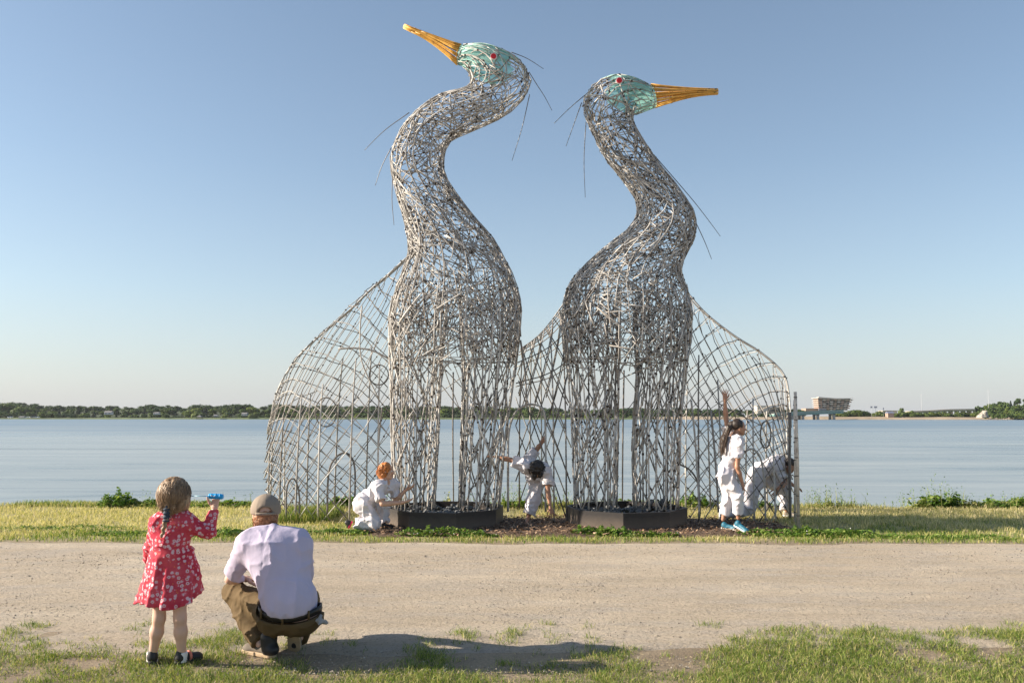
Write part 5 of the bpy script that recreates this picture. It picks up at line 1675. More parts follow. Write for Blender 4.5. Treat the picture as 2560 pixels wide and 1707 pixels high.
m_teal_shoe = simple('teal_trainer', (0.02, 0.13, 0.20), 0.5, 0.25, 30, bmp=.1)
m_whitesole = simple('white_foam_sole', (0.62, 0.62, 0.60), 0.6, 0.05, 20, bmp=0)
for hx, tx, dy in (((1806, 1322), (1834, 1330), .06), ((1838, 1300), (1856, 1330), -.2)):
    a = P(hx[0], hx[1], Y + dy); b_ = P(tx[0], tx[1], Y + dy)
    hz_ = 0.015 if dy > 0 else 0.09
    H0 = np.array((a[0], a[1] + .05, hz_)); T0 = np.array((b_[0] + .03, b_[1] - .12, 0.012))
    T0 = H0 + unit(T0 - H0) * .26
    up_, so_ = shoe_parts(H0, T0, s=.95, high=.07); put('shoe', [up_], m_teal_shoe, r3); put('sole', [so_], m_whitesole, r3)

# ------------------------------------------------------------------ 4. lunging dancer inside the right wing
Y = 13.6
r4 = person('short-haired person in white lunging low behind the standing one, inside the right lattice', P(1900, 1295, Y))
j = dict(head=Q(1975, 1165, -.05), neck=Q(1955, 1158), waist=Q(1912, 1166, .05), shL=Q(1944, 1152, .15), shR=Q(1937, 1165, -.13), elL=Q(1962, 1196, .15), elR=Q(1962, 1208, -.12), wrL=Q(1985, 1214, .1), wrR=Q(1945, 1222, -.28),
         hipL=Q(1893, 1190, .12), hipR=Q(1892, 1188, -.05), knL=Q(1960, 1222, .16), knR=Q(1871, 1270, -.1), anL=Q(1966, 1278, .1), anR=Q(1812, 1284, -.15))
parts = [relax(*skin_body(j, 1.0).mesh(.011))]
HF, ax = head_field(j['head'], (.75, -.1, -.65), (.62, 0, .75), .95)
parts.append(relax(*HF.mesh(.0055), 1)); parts.append(hand_parts(j['wrL'], (.8, 0, -.4), (0, 0, -1), 1, .98, .25)); parts.append(hand_parts(j['wrR'], (-.5, 0, -.8), (0, 1, 0), -1, .98, .35))
put('body', parts, m_skin_tan, r4); eyes_for(r4, j['head'], ax, .95)
T = cloth_top(j, 1.0, .022, .75, flare=1.25)
put('shirt', [relax(*T.mesh(.011, folds(.012, 8, 41)), 1)], m_whitecloth, r4)
L_ = cloth_legs(Field(), j, 1.0, .024, (.93, .93), 1.0, 1.15, .10)
put('trousers', [relax(*L_.mesh(.011, folds(.014, 7, 44)), 1)], m_whitecloth, r4)
F = Field(); c = j['head']; rr, ff, uu = ax
F.el(c + uu * .034 - ff * .030, (.080, .092, .088), np.array(ax), .02)
put('hair', [F.mesh(.006, lambda X: .004 * vnoise(X * 60, 7))], m_hair_dark, r4)
m_beige_shoe = simple('beige_trainer', (0.46, 0.39, 0.31), 0.7, 0.08, 20, bmp=.1)
a_ = j['anR']; up_, so_ = shoe_parts(a_ + (-.085, 0, .10), a_ + (-.085, 0, -.15), (1, 0, 0.05), s=.98); put('shoe', [up_], m_beige_shoe, r4, 'beige shoe standing on its toes'); put('sole', [so_], m_whitesole, r4)
a_ = gz(j['anL']); up_, so_ = shoe_parts(a_ + (-.05, 0.03, 0), a_ + (.19, -.06, 0), s=.98); put('shoe', [up_], m_beige_shoe, r4); put('sole', [so_], m_whitesole, r4)

# ------------------------------------------------------------------ 5. small girl in a red flowered dress
Y = 5.62
r5 = person('small girl with a braid and red flowered dress, right arm raised', G(415, 1664))
j = dict(head=Q(440, 1240), neck=Q(432, 1292), waist=Q(428, 1378, .02), shL=Q(397, 1311, .0), shR=Q(466, 1309, .0), elL=Q(378, 1366, .05), elR=Q(522, 1332, .06), wrL=Q(372, 1400, .20), wrR=Q(536, 1272, .12),
         hipL=Q(402, 1440, .0), hipR=Q(448, 1440, .0), knL=Q(398, 1545, .0), knR=Q(450, 1545, .0), anL=Q(381, 1640, .05), anR=Q(455, 1640, .04))
def thin_limbs(F, j, s):
    m = lambda a, b, t=.5: np.asarray(j[a]) * (1 - t) + np.asarray(j[b]) * t
    F.rc(j['head'], j['neck'], .038, .036, k=.02)
    F.rc(j['neck'], m('neck', 'waist', .4), .034, .055, k=.03); F.rc(j['shL'], j['shR'], .030, k=.03)
    for a in 'LR':
        F.rc(m('sh' + a, 'neck', .4), j['hip' + a], .040, .055, k=.03)
        F.rc(j['sh' + a], j['el' + a], .034, .027, k=.03); F.rc(j['el' + a], j['wr' + a], .027, .019, k=.02)
        F.rc(j['hip' + a], j['kn' + a], .060, .037, k=.04); F.rc(j['kn' + a], m('kn' + a, 'an' + a, .35), .035, .038, k=.03)
        F.rc(m('kn' + a, 'an' + a, .35), j['an' + a], .038, .025, k=.03)
Bd = Field(); thin_limbs(Bd, j, 1)
parts = [relax(*Bd.mesh(.0075))]
HF, ax = head_field(j['head'], (.55, 1, -.03), (0, 0, 1), .88)
parts.append(relax(*HF.mesh(.005), 1))
parts.append(hand_parts(j['wrR'], (.12, .0, 1), (-.2, -1, .1), -1, .72, .62, .03, .0036)); parts.append(hand_parts(j['wrL'], (.1, .8, -.6), (1, .2, 0), 1, .72, .3, .06, .0036))
put('body', parts, m_skin_pale, r5); eyes_for(r5, j['head'], ax, .88)
# dress
m_dress, nt, b, out = new_mat('red_flowered_cotton')
v = geo_pos(nt)
vv_ = v
def flowers(scale, r0, r1, seed_off, nt=nt):
    mp = nt.nodes.new('ShaderNodeMapping'); mp.inputs['Location'].default_value = seed_off
    nt.links.new(vv_, mp.inputs[0])
    vo = nd(nt, 'TexVoronoi', Scale=scale); vo.inputs['Randomness'].default_value = 0.75
    nt.links.new(mp.outputs[0], vo.inputs['Vector'])
    return vo
v1 = flowers(35, 0, 0, (0, 0, 0))
pet = nd(nt, 'TexVoronoi', Scale=90.0); nt.links.new(v, pet.inputs['Vector'])
dd = math_n(nt, 'ADD', v1.outputs['Distance'], math_n(nt, 'MULTIPLY', pet.outputs['Distance'], 0.22))
base = ramp(nt, noise(nt, v, 9, 3), [(0.35, (0.52, 0.04, 0.075)), (0.65, (0.66, 0.10, 0.13))])
f1 = ramp(nt, dd, [(0.0, (0.66, 0.22, 0.05)), (0.24, (0.60, 0.12, 0.06)), (0.28, (0.76, 0.58, 0.62)), (0.44, (0.76, 0.52, 0.58)), (0.52, (0.72, 0.16, 0.24))])
mask1 = ramp(nt, dd, [(0.50, (1, 1, 1)), (0.60, (0, 0, 0))])
sel = nd(nt, 'SeparateColor'); nt.links.new(v1.outputs['Color'], sel.inputs[0])
pick = math_n(nt, 'GREATER_THAN', sel.outputs[0], 0.12)
col = mixc(nt, math_n(nt, 'MULTIPLY', mask1, pick), base, f1)
v2 = flowers(52, 0, 0, (3.3, 1.7, 5.1))
m2 = ramp(nt, v2.outputs['Distance'], [(0.16, (1, 1, 1)), (0.24, (0, 0, 0))])
sel2 = nd(nt, 'SeparateColor'); nt.links.new(v2.outputs['Color'], sel2.inputs[0])
col = mixc(nt, math_n(nt, 'MULTIPLY', math_n(nt, 'MULTIPLY', m2, math_n(nt, 'GREATER_THAN', sel2.outputs[1], 0.5)), math_n(nt, 'SUBTRACT', 1.0, mask1)), col, (0.80, 0.26, 0.10))
nt.links.new(col, b.inputs['Base Color']); b.inputs['Roughness'].default_value = 0.85; b.inputs['Specular IOR Level'].default_value = 0.2
tl = nt.nodes.new('ShaderNodeBsdfTranslucent'); nt.links.new(col, tl.inputs[0])
mx = nt.nodes.new('ShaderNodeMixShader'); mx.inputs[0].default_value = 0.15
nt.links.new(b.outputs[0], mx.inputs[1]); nt.links.new(tl.outputs[0], mx.inputs[2]); nt.links.new(mx.outputs[0], out.inputs[0])
D = Field()
D.rc(j['neck'] - (0, 0, .03), (j['neck'] + j['waist']) / 2, .054, .100, k=.04); D.rc(j['shL'], j['shR'], .050, k=.04)
for a in 'LR':
    m = lambda p, q, t=.5: np.asarray(j[p]) * (1 - t) + np.asarray(j[q]) * t
    D.rc(m('sh' + a, 'neck', .4), m('waist', 'hip' + a, .1), .074, .088, k=.06)
    D.rc(j['sh' + a], j['el' + a], .050, .041, k=.04); D.cc(j['el' + a], m('el' + a, 'wr' + a, .93), .041, .034, k=.03)
w0 = j['waist'] + (0, 0, .0)
zt, zb = w0[2] + .02, P(420, 1506, Y)[2]
cxb = P(418, 1500, Y)[0]
def skirt(X):
    t = np.clip((zt - X[..., 2]) / (zt - zb), 0, 1)
    cx = w0[0] + (cxb - w0[0]) * t
    cy = w0[1] + .02 + .03 * t
    rx = .128 + .082 * t ** .85; ry = .112 + .070 * t
    dx, dy = X[..., 0] - cx, X[..., 1] - cy
    phi = np.arctan2(dy, dx)
    fold = 1 + (.018 + .075 * t) * (np.sin(9 * phi + 1.2 * t) * .6 + np.sin(14 * phi + 2.1 + t * 2) * .4)
    rho = np.sqrt((dx / rx) ** 2 + (dy / ry) ** 2) / fold
    hem = zb + .03 * np.sin(2 * phi + .6) + .022 * np.clip(dx / rx, -1, 1) * 1.6
    outer = (rho - 1) * np.minimum(rx, ry) * .8
    inner = (1 - rho) * np.minimum(rx, ry) * .8 - .010
    inner = np.where(t < .86, -1, inner)
    return np.maximum(np.maximum(outer, inner), np.maximum(hem - X[..., 2], X[..., 2] - zt))
D.fn(skirt, (w0[0] - .28, w0[1] - .24, zb - .05), (w0[0] + .28, w0[1] + .28, zt + .01), k=.02)
D.rc(j['neck'] + (0, 0, .0), j['neck'] + (0, 0, .1), .047, .05, k=.01, op='-')
dressf = folds(.0035, 13, 51)
put('dress', [relax(*D.mesh(.006, dressf), 1)], m_dress, r5)
m_short = fabric('black_cotton', (0.02, 0.02, 0.022))
S_ = Field()
for a in 'LR':
    S_.cc(j['hip' + a] + (0, 0, .04), np.asarray(j['hip' + a]) * .42 + np.asarray(j['kn' + a]) * .58, .058, .055, k=.03)
put('shorts', [relax(*S_.mesh(.008), 1)], m_short, r5)
F = Field(); c = j['head']; rr, ff, uu = ax
F.el(c + uu * .022 - ff * .018, (.098, .104, .104), np.array(ax), .02)
F.el(c - ff * .03 - uu * .055 + rr * .02, (.072, .060, .055), None, .04); F.el(c + rr * .062 + ff * .02 - uu * .035, (.03, .04, .055), None, .03)
F.el(c - rr * .055 + ff * .0 - uu * .02, (.035, .05, .06), None, .03)
knot = Q(419, 1281, -.09)
F.rc(c - uu * .03 - ff * .05 - rr * .02, knot, .055, .022, k=.04)
gs = lambda X: .004 * vnoise(X * np.array((85, 85, 14)), 7) + .003 * vnoise(X * np.array((160, 160, 20)), 9)
put('hair', [F.mesh(.005, gs)], m_hair_girl, r5)
paths = []
for k in range(420):
    a0 = rg.uniform(0, 6.283); el0 = rg.uniform(-.1, 1.4)
    dirn = np.array((math.cos(a0) * math.cos(el0), math.sin(a0) * math.cos(el0), math.sin(el0)))
    t = np.linspace(0, 1, 8)[:, None]
    p0 = c + uu * .022 - ff * .018 + dirn * np.array((.101, .106, .107))
    endp = knot + rg.normal(0, .018, 3) + np.array((rg.normal(0, .03), 0, .04 * rg.random()))
    mid = p0 * .55 + endp * .45
    o_ = mid - (c - uu * .0); mid = (c - uu * .0) + unit(o_) * (.104 + .012 * rg.random())
    cv = (1 - t) ** 2 * p0 + 2 * t * (1 - t) * mid + t * t * endp
    # stay outside the skull
    off = cv - (c + uu * .012 - ff * .018); rad = np.linalg.norm(off, axis=1)
    lim = .1035 + .006 * rg.random()
    cv = np.where((rad < lim)[:, None] & (cv[:, 2:3] > c[2] - .05), (c + uu * .012 - ff * .018) + off / rad[:, None] * lim, cv)
    paths.append(cv)
strands(r5, 'loose_hair', m_hair_girl, paths, .0017, .0008)
F = Field()
F.rc(knot + (0, -.01, .025), knot + (0, -.02, -.045), .022, .020, k=.01)
put('hair_tie', [F.mesh(.005, lambda X: .004 * np.sin(X[..., 2] * 260))], simple('slate_scrunchie', (0.035, 0.05, 0.075), 0.7, .1, 30, bmp=0), r5)
F = Field(); b0 = knot + (0, -.02, -.045)
for k in range(6):
    q0 = b0 + (-.004 * k, -.004, -.019 * k)
    F.el(q0 + ((-1) ** k * .004, 0, 0), (.0155 - .0012 * k, .014 - .001 * k, .016), None, .006)
put('braid', [F.mesh(.0035)], m_hair_girl, r5)
m_sock = fabric('white_sock', (0.72, 0.70, 0.70))
m_strap = simple('coral_strap', (0.62, 0.20, 0.14), 0.6, .1, 30, bmp=0)
for an, tox in ((j['anL'], (-.06, .13)), (j['anR'], (.11, .12))):
    F = Field().cc(an + (0, 0, .03), an + (0, 0, -.035), .036, .034, k=.01); put('sock', [relax(*F.mesh(.005), 1)], m_sock, r5)
    d = unit((tox[0], tox[1], 0)); H0 = np.array((an[0], an[1], .018)) - d * .045
    up_, so_ = shoe_parts(H0, H0 + d * .185, s=.78, high=.085, h=.005)
    s_ = put('shoe', [up_], m_shoe_black, r5); put('sole', [so_], m_sole_dark, r5)
    v, f = Field().cc(H0 + d * .085 + (0, 0, .035), H0 + d * .100 + (0, 0, .035), .035, .034, k=.005).mesh(.004); put('strap', [(v, f)], m_strap, r5)
# bubble wand in her hand
hp = j['wrR'] + (.01, -.02, .085)
wand = thing('bubble_wand', 'bright blue bubble wand held up in the small girl\'s raised hand', 'toy', hp)
m_blue = simple('bright_blue_plastic', (0.012, 0.33, 0.72), 0.35, .05, 20, bmp=0)
m_clear = simple('pale_blue_plastic', (0.25, 0.55, 0.70), 0.3, .05, 20, bmp=0)
ha, hb = hp + (-.040, -.005, .002), hp + (.052, .0, -.002)
MB().tube([ha, ha + (.004, 0, 0), hb - (.006, 0, 0), hb], [.0150, .0175, .0175, .0155], None, 18).build('handle', m_blue, wand)
for q in (.2, .5, .8): MB().tube([ha * (1 - q) + hb * q - (.003, 0, 0), ha * (1 - q) + hb * q + (.003, 0, 0)], .0186, .0186, 18).build('grip_ring', m_blue, wand)
MB().tube([ha, ha + (-.055, 0, .001), ha + (-.095, 0, .001)], .0030, .0022, 8).build('stem', m_clear, wand)
MB().tube(ha + (-.105, 0, .001) + np.stack([.011 * np.cos(np.linspace(0, 6.283, 20)), .011 * np.sin(np.linspace(0, 6.283, 20)), np.zeros(20)], -1), .002, .002, 6).build('bubble_ring', m_clear, wand)

# ------------------------------------------------------------------ 6. crouching man with a cap
Y = 5.85
r6 = person('bearded man in a beige cap and pale lilac shirt crouching, back to the camera', G(690, 1640))
j = dict(head=Q(664, 1285, .16), neck=Q(672, 1338, .09), waist=Q(725, 1490, -.04), shL=Q(622, 1366, .05), shR=Q(750, 1366, .05), elL=Q(575, 1447, .16), elR=Q(762, 1440, .30), wrL=Q(612, 1446, .34), wrR=Q(680, 1440, .48),
         hipL=Q(692, 1540, -.02), hipR=Q(757, 1540, -.02), knL=Q(583, 1478, .34), knR=Q(770, 1500, .48), anL=Q(650, 1608, .0), anR=Q(748, 1592, .10))
parts = [relax(*skin_body(j, .90, 1.1).mesh(.010))]
HF, ax = head_field(j['head'], (-.25, 1, -.05), (0, 0.05, 1), 1.04)
parts.append(relax(*HF.mesh(.0055), 1)); parts.append(hand_parts(j['wrL'], (1, .1, -.05), (0, 0, -1), -1, 1.0, .35)); parts.append(hand_parts(j['wrR'], (-1, 0, -.05), (0, 0, -1), 1, 1.0, .35))
put('body', parts, m_skin_pale, r6); eyes_for(r6, j['head'], ax, 1.0)
m_shirt = fabric('pale_lilac_cotton', (0.50, 0.455, 0.59), .03)
T = Field()
m = lambda a, b, t=.5: np.asarray(j[a]) * (1 - t) + np.asarray(j[b]) * t
T.rc(j['neck'] - (0, 0, .02), m('neck', 'waist', .3), .07, .13, k=.08)
T.rc(j['shL'], j['shR'], .072, k=.08)
T.rc(m('shL', 'neck', .3), m('waist', 'hipL', .25), .105, .125, k=.10); T.rc(m('shR', 'neck', .3), m('waist', 'hipR', .25), .105, .125, k=.10)
T.rc(m('shL', 'shR'), m('waist', 'hipL', .3) * .5 + m('waist', 'hipR', .3) * .5, .12, .14, k=.09)
T.rc(m('waist', 'hipL', .25), m('waist', 'hipR', .25), .128, k=.08)
T.rc(j['shL'], j['elL'], .075, .062, k=.05); T.rc(j['elL'], m('elL', 'wrL', .3), .060, .058, k=.03); T.cc(j['elL'], m('elL', 'wrL', .55), .060, .052, k=.03)
T.rc(j['shR'], j['elR'], .075, .058, k=.05); T.cc(j['elR'], m('elR', 'wrR', .6), .056, .05, k=.03)
T.rc(j['neck'] + (0, 0.01, .0), j['neck'] + (-.01, .03, .12), .062, .064, k=.01, op='-')
def hemcut(X):          # the shirt is tucked in along the belt line, dipping to the middle of the back
    dx = (X[..., 0] - j['waist'][0])
    return (P(725, 1530, Y)[2] + .55 * dx * dx * 4 * .45 + .09 * np.clip(-dx, 0, 1) * 0) - X[..., 2] - 0.0 * X[..., 0]
def sf(X):
    base = folds(.006, 6, 61)(X)
    dz = np.clip((P(725, 1440, Y)[2] - X[..., 2]) / .25, 0, 1)
    gather = .006 * dz * np.sin((X[..., 0] - j['waist'][0]) * 95 / (1 + .6 * (1 - dz)))
    pleat = -.004 * np.exp(-((X[..., 0] - j['neck'][0] - .02) / .006) ** 2) * (X[..., 2] > P(0, 1420, Y)[2])
    return base + gather - pleat
put('shirt', [relax(*T.mesh(.008, sf, hemcut), 1)], m_shirt, r6)
Fc = Field().cc(j['neck'] + (0, .02, -.012), j['neck'] + (-.008, .03, .040), .078, .068, k=.01)
Fc.rc(j['neck'] + (0, .02, -.06), j['neck'] + (-.01, .035, .12), .058, .060, k=.004, op='-')
put('collar', [relax(*Fc.mesh(.006), 1)], m_shirt, r6)
m_khaki = fabric('olive_brown_twill', (0.115, 0.078, 0.038), .08)
L_ = Field()
for a in 'LR':
    L_.rc(m('waist', 'hip' + a, .55), j['hip' + a] + (0, 0, .012), .13, .118, k=.08)
    L_.rc(j['hip' + a] + (0, 0, .01), j['kn' + a], .106, .074, k=.05)
    L_.rc(j['kn' + a], m('kn' + a, 'an' + a, .5), .070, .066, k=.03)
    L_.cc(m('kn' + a, 'an' + a, .3), m('kn' + a, 'an' + a, 1.0), .068, .060, k=.03)
L_.rc(j['hipL'] + (0, -.01, .012), j['hipR'] + (0, -.01, .012), .112, k=.08)
def top_cut(X):
    dx = (X[..., 0] - j['waist'][0])
    return X[..., 2] - (P(725, 1546, Y)[2] + .55 * dx * dx * 4 * .45)
L2 = Field(); L2.p = list(L_.p)
kf = folds(.006, 10, 64)
def pants_cut(X):        # cut only near the seat; the thighs rise in front
    c_ = top_cut(X)
    return np.where((X[..., 1] < j['hipL'][1] + .12) & (X[..., 0] > j['hipL'][0] - .12), c_, -1.0)
put('trousers', [relax(*L2.mesh(.008, kf, pants_cut), 1)], m_khaki, r6)
# belt: a band round the waist, following the seat
m_belt = simple('black_leather', (0.012, 0.011, 0.011), 0.4, .1, 30, bmp=.1)
def ring_at(zoff, grow):
    pts = []
    cw = m('waist', 'hipL', .5) * .5 + m('waist', 'hipR', .5) * .5
    for a in np.linspace(0, 2 * math.pi, 40):
        dx = .205 * math.cos(a); y = cw[1] + .145 * math.sin(a)
        z = P(725, 1532, Y)[2] + .55 * dx * dx * 4 * .45 + zoff + .10 * max(0, math.sin(a)) * .2
        pts.append((j['waist'][0] + dx * grow, cw[1] + (y - cw[1]) * grow, z))
    return np.array(pts)
B_ = MB(); rings = [ring_at(-.022, 1.0), ring_at(-.022, 1.035), ring_at(.022, 1.03), ring_at(.022, .995)]
vv = np.concatenate(rings); i = np.arange(39)
fq = np.concatenate([np.stack([i + a * 40, i + 1 + a * 40, i + 1 + b_ * 40, i + b_ * 40], -1) for a, b_ in ((0, 1), (1, 2), (2, 3), (3, 0))])
B_.add(vv, fq); B_.build('belt', m_belt, r6)
for a in (-2.35, -1.5, -.75):
    k_ = int((a % (2 * math.pi)) / (2 * math.pi) * 39); p0, p1 = rings[1][k_], rings[2][k_]
    nrm = unit((math.cos(a), math.sin(a), 0)) * .006
    MB().tube([p0 + nrm - (0, 0, .008), p1 + nrm + (0, 0, .006)], .0075, .0075, 6).build('belt_loop', m_khaki, r6)
# cap
m_cap = fabric('beige_cap_cotton', (0.27, 0.22, 0.175), .05)
F = Field(); c = j['head']; rr, ff, uu = ax
F.el(c + uu * .032 - ff * .008, (.103, .119, .108), np.array(ax), .01)
capcut = lambda X: -((X - (c + uu * .004)) @ (uu * .985 + ff * -.03))
F.el(c - ff * .112 + uu * .010, (.050, .05, .045), np.array(ax), .008, '-')
cap = put('cap', [relax(*F.mesh(.0055, lambda X: -.0012 * np.cos(np.arctan2((X - c) @ ff, (X - c) @ rr) * 6) ** 20, capcut), 1)], m_cap, r6)
bs = np.array([c + uu * (.010 + .0) + rr * .105 * math.sin(a) - ff * (.008 + .116 * math.cos(a)) for a in np.linspace(-.62, .62, 14)])
MB().tube(bs, .0095, .0095, 6).build('cap_strap', m_cap, cap)
v, f = Field().fn(lambda X: np.maximum(np.sqrt((((X - c) @ rr) / .085) ** 2 + (((X - c) @ ff - .085) / .095) ** 2) * .08 - .08, np.abs((X - c) @ uu - .018 + .9 * ((X - c) @ rr) ** 2) - .005), c - .22, c + .22).mesh(.006)
put('cap_brim', [relax(v, f, 1)], m_cap, cap)
v, f = Field().el(c + uu * .136 - ff * .01, (.010, .010, .007)).mesh(.003); put('cap_button', [(v, f)], m_cap, cap)
F = Field()
F.el(c - ff * .030 - uu * .028, (.086, .080, .065), np.array(ax), .02); F.el(c - ff * .055 - uu * .075, (.058, .040, .035), np.array(ax), .03)
F.el(c - ff * .08 + uu * .012, (.05, .035, .04), np.array(ax), .02)
cr = lambda X: .006 * np.abs(vnoise(X * 45, 3)) - .007 * np.abs(vnoise(X * 24, 8)) + .002
put('hair', [F.mesh(.005, cr)], m_hair_man, r6)
F = Field().el(c + ff * .055 - uu * .085, (.062, .052, .060), np.array(ax), .02); F.el(c + ff * .02 - uu * .06 + rr * .06, (.02, .05, .04), np.array(ax), .02); F.el(c + ff * .02 - uu * .06 - rr * .06, (.02, .05, .04), np.array(ax), .02)
put('beard', [F.mesh(.006, cr)], m_hair_man, r6)
paths = []
for k in range(160):
    a0 = rg.uniform(-1.2, 1.2); z0 = rg.uniform(-.09, -.005)
    p = c + rr * .088 * math.sin(a0) - ff * (.10 * math.cos(a0) + .006) + uu * z0
    t = np.linspace(0, 1, 5)[:, None]
    paths.append(p + np.array((0, 0, -.03)) * t + unit(rg.normal(size=3)) * .008 * np.sin(t * 6 + k))
strands(r6, 'loose_hair', m_hair_man, paths, .002, .001)
m_greyshoe = fabric('grey_suede', (0.17, 0.145, 0.12), .1)
m_tansole = simple('tan_crepe_sole', (0.42, 0.31, 0.20), 0.7, .08, 20, bmp=.1)
H0 = G(672, 1650, .0) + (0, 0.02, .012); T0 = G(592, 1636, .0) + (0, .06, .012)
H0[0] += .03
up_, so_ = shoe_parts(H0, H0 + unit(T0 - H0) * .285, s=1.08, high=.09, h=.006)
s_ = put('shoe', [up_], m_greyshoe, r6); put('sole', [so_], m_tansole, r6)
F = Field().rc(H0 + unit(T0 - H0) * .05 + (0, 0, .05), H0 + unit(T0 - H0) * .055 + (0, 0, .12), .050, .056, k=.01); F.el(H0 + unit(T0 - H0) * .02 + (0, 0, .05), (.045, .05, .04), None, .02)
put('heel_panel', [relax(*F.mesh(.006), 1)], m_shoe_black, r6)
T1 = G(735, 1634) + (0, .0, .014); d_ = unit((.10, -.55, .80))
up_, so_ = shoe_parts(T1 + d_ * .27, T1, (.1, .8, .5), s=1.05, high=.07, h=.006)
put('shoe', [up_], m_shoe_black, r6); put('sole', [so_], m_tansole, r6)
# something pale hanging from his back pocket
gl = Q(798, 1548, -.10)
F = Field()
for k in range(6):
    e = rg.normal(0, .018, 3); F.rc(gl + e, gl + (.03, -.01, -.01) + rg.normal(0, .018, 3), .010, .007, k=.008)
g_ = put('work_glove', [F.mesh(.005, folds(.004, 25, 3))], fabric('grey_glove', (0.30, 0.29, 0.28)), None)
tag(g_, "crumpled grey glove hanging from the crouching man's back pocket", 'glove')

# ================================================================ GRASS, WEEDS, SHORE PLANTS
rng = np.random.default_rng(99)
def island_leaf(name, stops, trans=.3):
    return leafy(name, stops, trans, .55)
m_grass = island_leaf('verge_grass', [(0, (0.16, 0.19, 0.06)), (0.2, (0.34, 0.34, 0.13)), (0.45, (0.52, 0.46, 0.22)), (0.75, (0.64, 0.54, 0.31)), (1, (0.76, 0.65, 0.42))], .35)
m_grass_green = island_leaf('green_grass', [(0, (0.055, 0.10, 0.018)), (0.35, (0.13, 0.20, 0.035)), (0.65, (0.25, 0.32, 0.07)), (0.85, (0.42, 0.40, 0.14)), (1, (0.58, 0.48, 0.24))], .35)
m_weed = island_leaf('weed_leaf', [(0, (0.04, 0.09, 0.016)), (0.4, (0.10, 0.19, 0.03)), (0.8, (0.20, 0.30, 0.06)), (1, (0.34, 0.38, 0.12))], .35)
m_reed = island_leaf('pale_reed', [(0, (0.16, 0.20, 0.05)), (0.5, (0.27, 0.30, 0.09)), (1, (0.46, 0.42, 0.20))], .3)
m_flower = simple('white_clover_flower', (0.72, 0.68, 0.66), 0.8, .05, 20, bmp=0)
def grass(name, x, y, h, w, mat, lean_amt=.5, z=None):
    n = len(x)
    z = ground_z(x, y) if z is None else z
    la = rng.uniform(0, 6.283, n)
    lean = np.stack([np.cos(la), np.sin(la), np.zeros(n)], -1) * rng.uniform(.2, 1.2, n)[:, None] * lean_amt * 2
    v, l, c = blades(np.stack([x, y, z - .005], -1), h, w, rng.uniform(0, math.pi, n), lean, .6)
    return link(name, mesh_np(name, v, l, c, False), mat, kind='stuff')
# verge between path and water
n = 150000
x = rng.uniform(-10.5, 10.5, n); y = rng.uniform(10.9, 15.75, n)
patch = fbm2(x, y, .9, 3, 71); fine = fbm2(x, y, 3.2, 2, 72)
edge = np.clip((y - path_far(x) + .05) / .25, 0, 1)
bare = mulch_mask(x, y)
p = np.clip(.8 + patch * .9 + fine * .5, .08, 1) * edge * np.clip(1 - (bare - .15) * 7, 0, 1)
p = np.where((np.abs(x) < 4.5) & (y > 13.3), p * .7, p)
k = rng.random(n) < p
for cx_ in (1565, 1114):
    pc = P(cx_, 1290, YH); k &= ((x - pc[0]) ** 2 + (y - YH) ** 2) > .9 ** 2
x, y, patch, fine = x[k], y[k], patch[k], fine[k]
green = (fbm2(x, y, .7, 2, 75) + .45 * (12.1 - y) / 1.2 + rng.normal(0, .12, len(x))) > .06
h = (.035 + .055 * rng.random(len(x)) ** 1.3) * (1 + .35 * fine) * np.where(y > 15.1, 1.5, 1)
for nm, msk, mt in (('verge_grass', ~green, m_grass), ('verge_grass_green', green, m_grass_green)):
    grass(nm, x[msk], y[msk], h[msk], rng.uniform(.005, .010, msk.sum()), mt, .6)
# near grass
n = 190000
x = rng.uniform(-5.2, 5.2, n); y = rng.uniform(4.85, 6.75, n)
cl = fbm2(x, y, 1.9, 3, 81) * .9 + fbm2(x, y, 7, 2, 82) * .55
line = path_near(x) - .04 + .10 * np.clip(x - 1.2, 0, 1)
d = line - y
strength = .42 + cl * 2.0 + np.clip(d * 1.1, -2.0, .75) + np.where(x < -1.3, .30, 0) - .55 * np.exp(-((x + .3) / 1.1) ** 2) * np.clip(1 - 1.6 * d, 0, 1)
k = rng.random(n) < np.clip(strength, 0, 1)
x, y, cl = x[k], y[k], cl[k]
h = (.014 + .038 * rng.random(len(x)) ** 1.6) * (1.15 + .8 * cl)
grass('near_grass', x, y, h, rng.uniform(.0025, .0048, len(x)), m_grass_green, .9, z=np.where(y > path_near(x), path_z(x, y) * .8, ground_z(x, y) + .002))
# dry litter in the near grass
n = 7000
x = rng.uniform(-4, 4, n); y = rng.uniform(4.9, 6.1, n)
k = fbm2(x, y, 2.2, 2, 85) > 0.0
x, y = x[k], y[k]
v_, f_ = leaves(np.stack([x, y, np.full(len(x), .022)], -1), rng.uniform(.006, .018, len(x)), np.stack([rng.normal(0, .3, len(x)), rng.normal(0, .3, len(x)), np.ones(len(x))], -1), rng.uniform(0, 6.28, len(x)), .15)
mb = MB(); mb.add(v_, f_); mb.build('dry_litter', island_leaf('straw', [(0, (0.22, 0.16, 0.09)), (1, (0.50, 0.41, 0.25))], .1), smooth=False, kind='stuff')

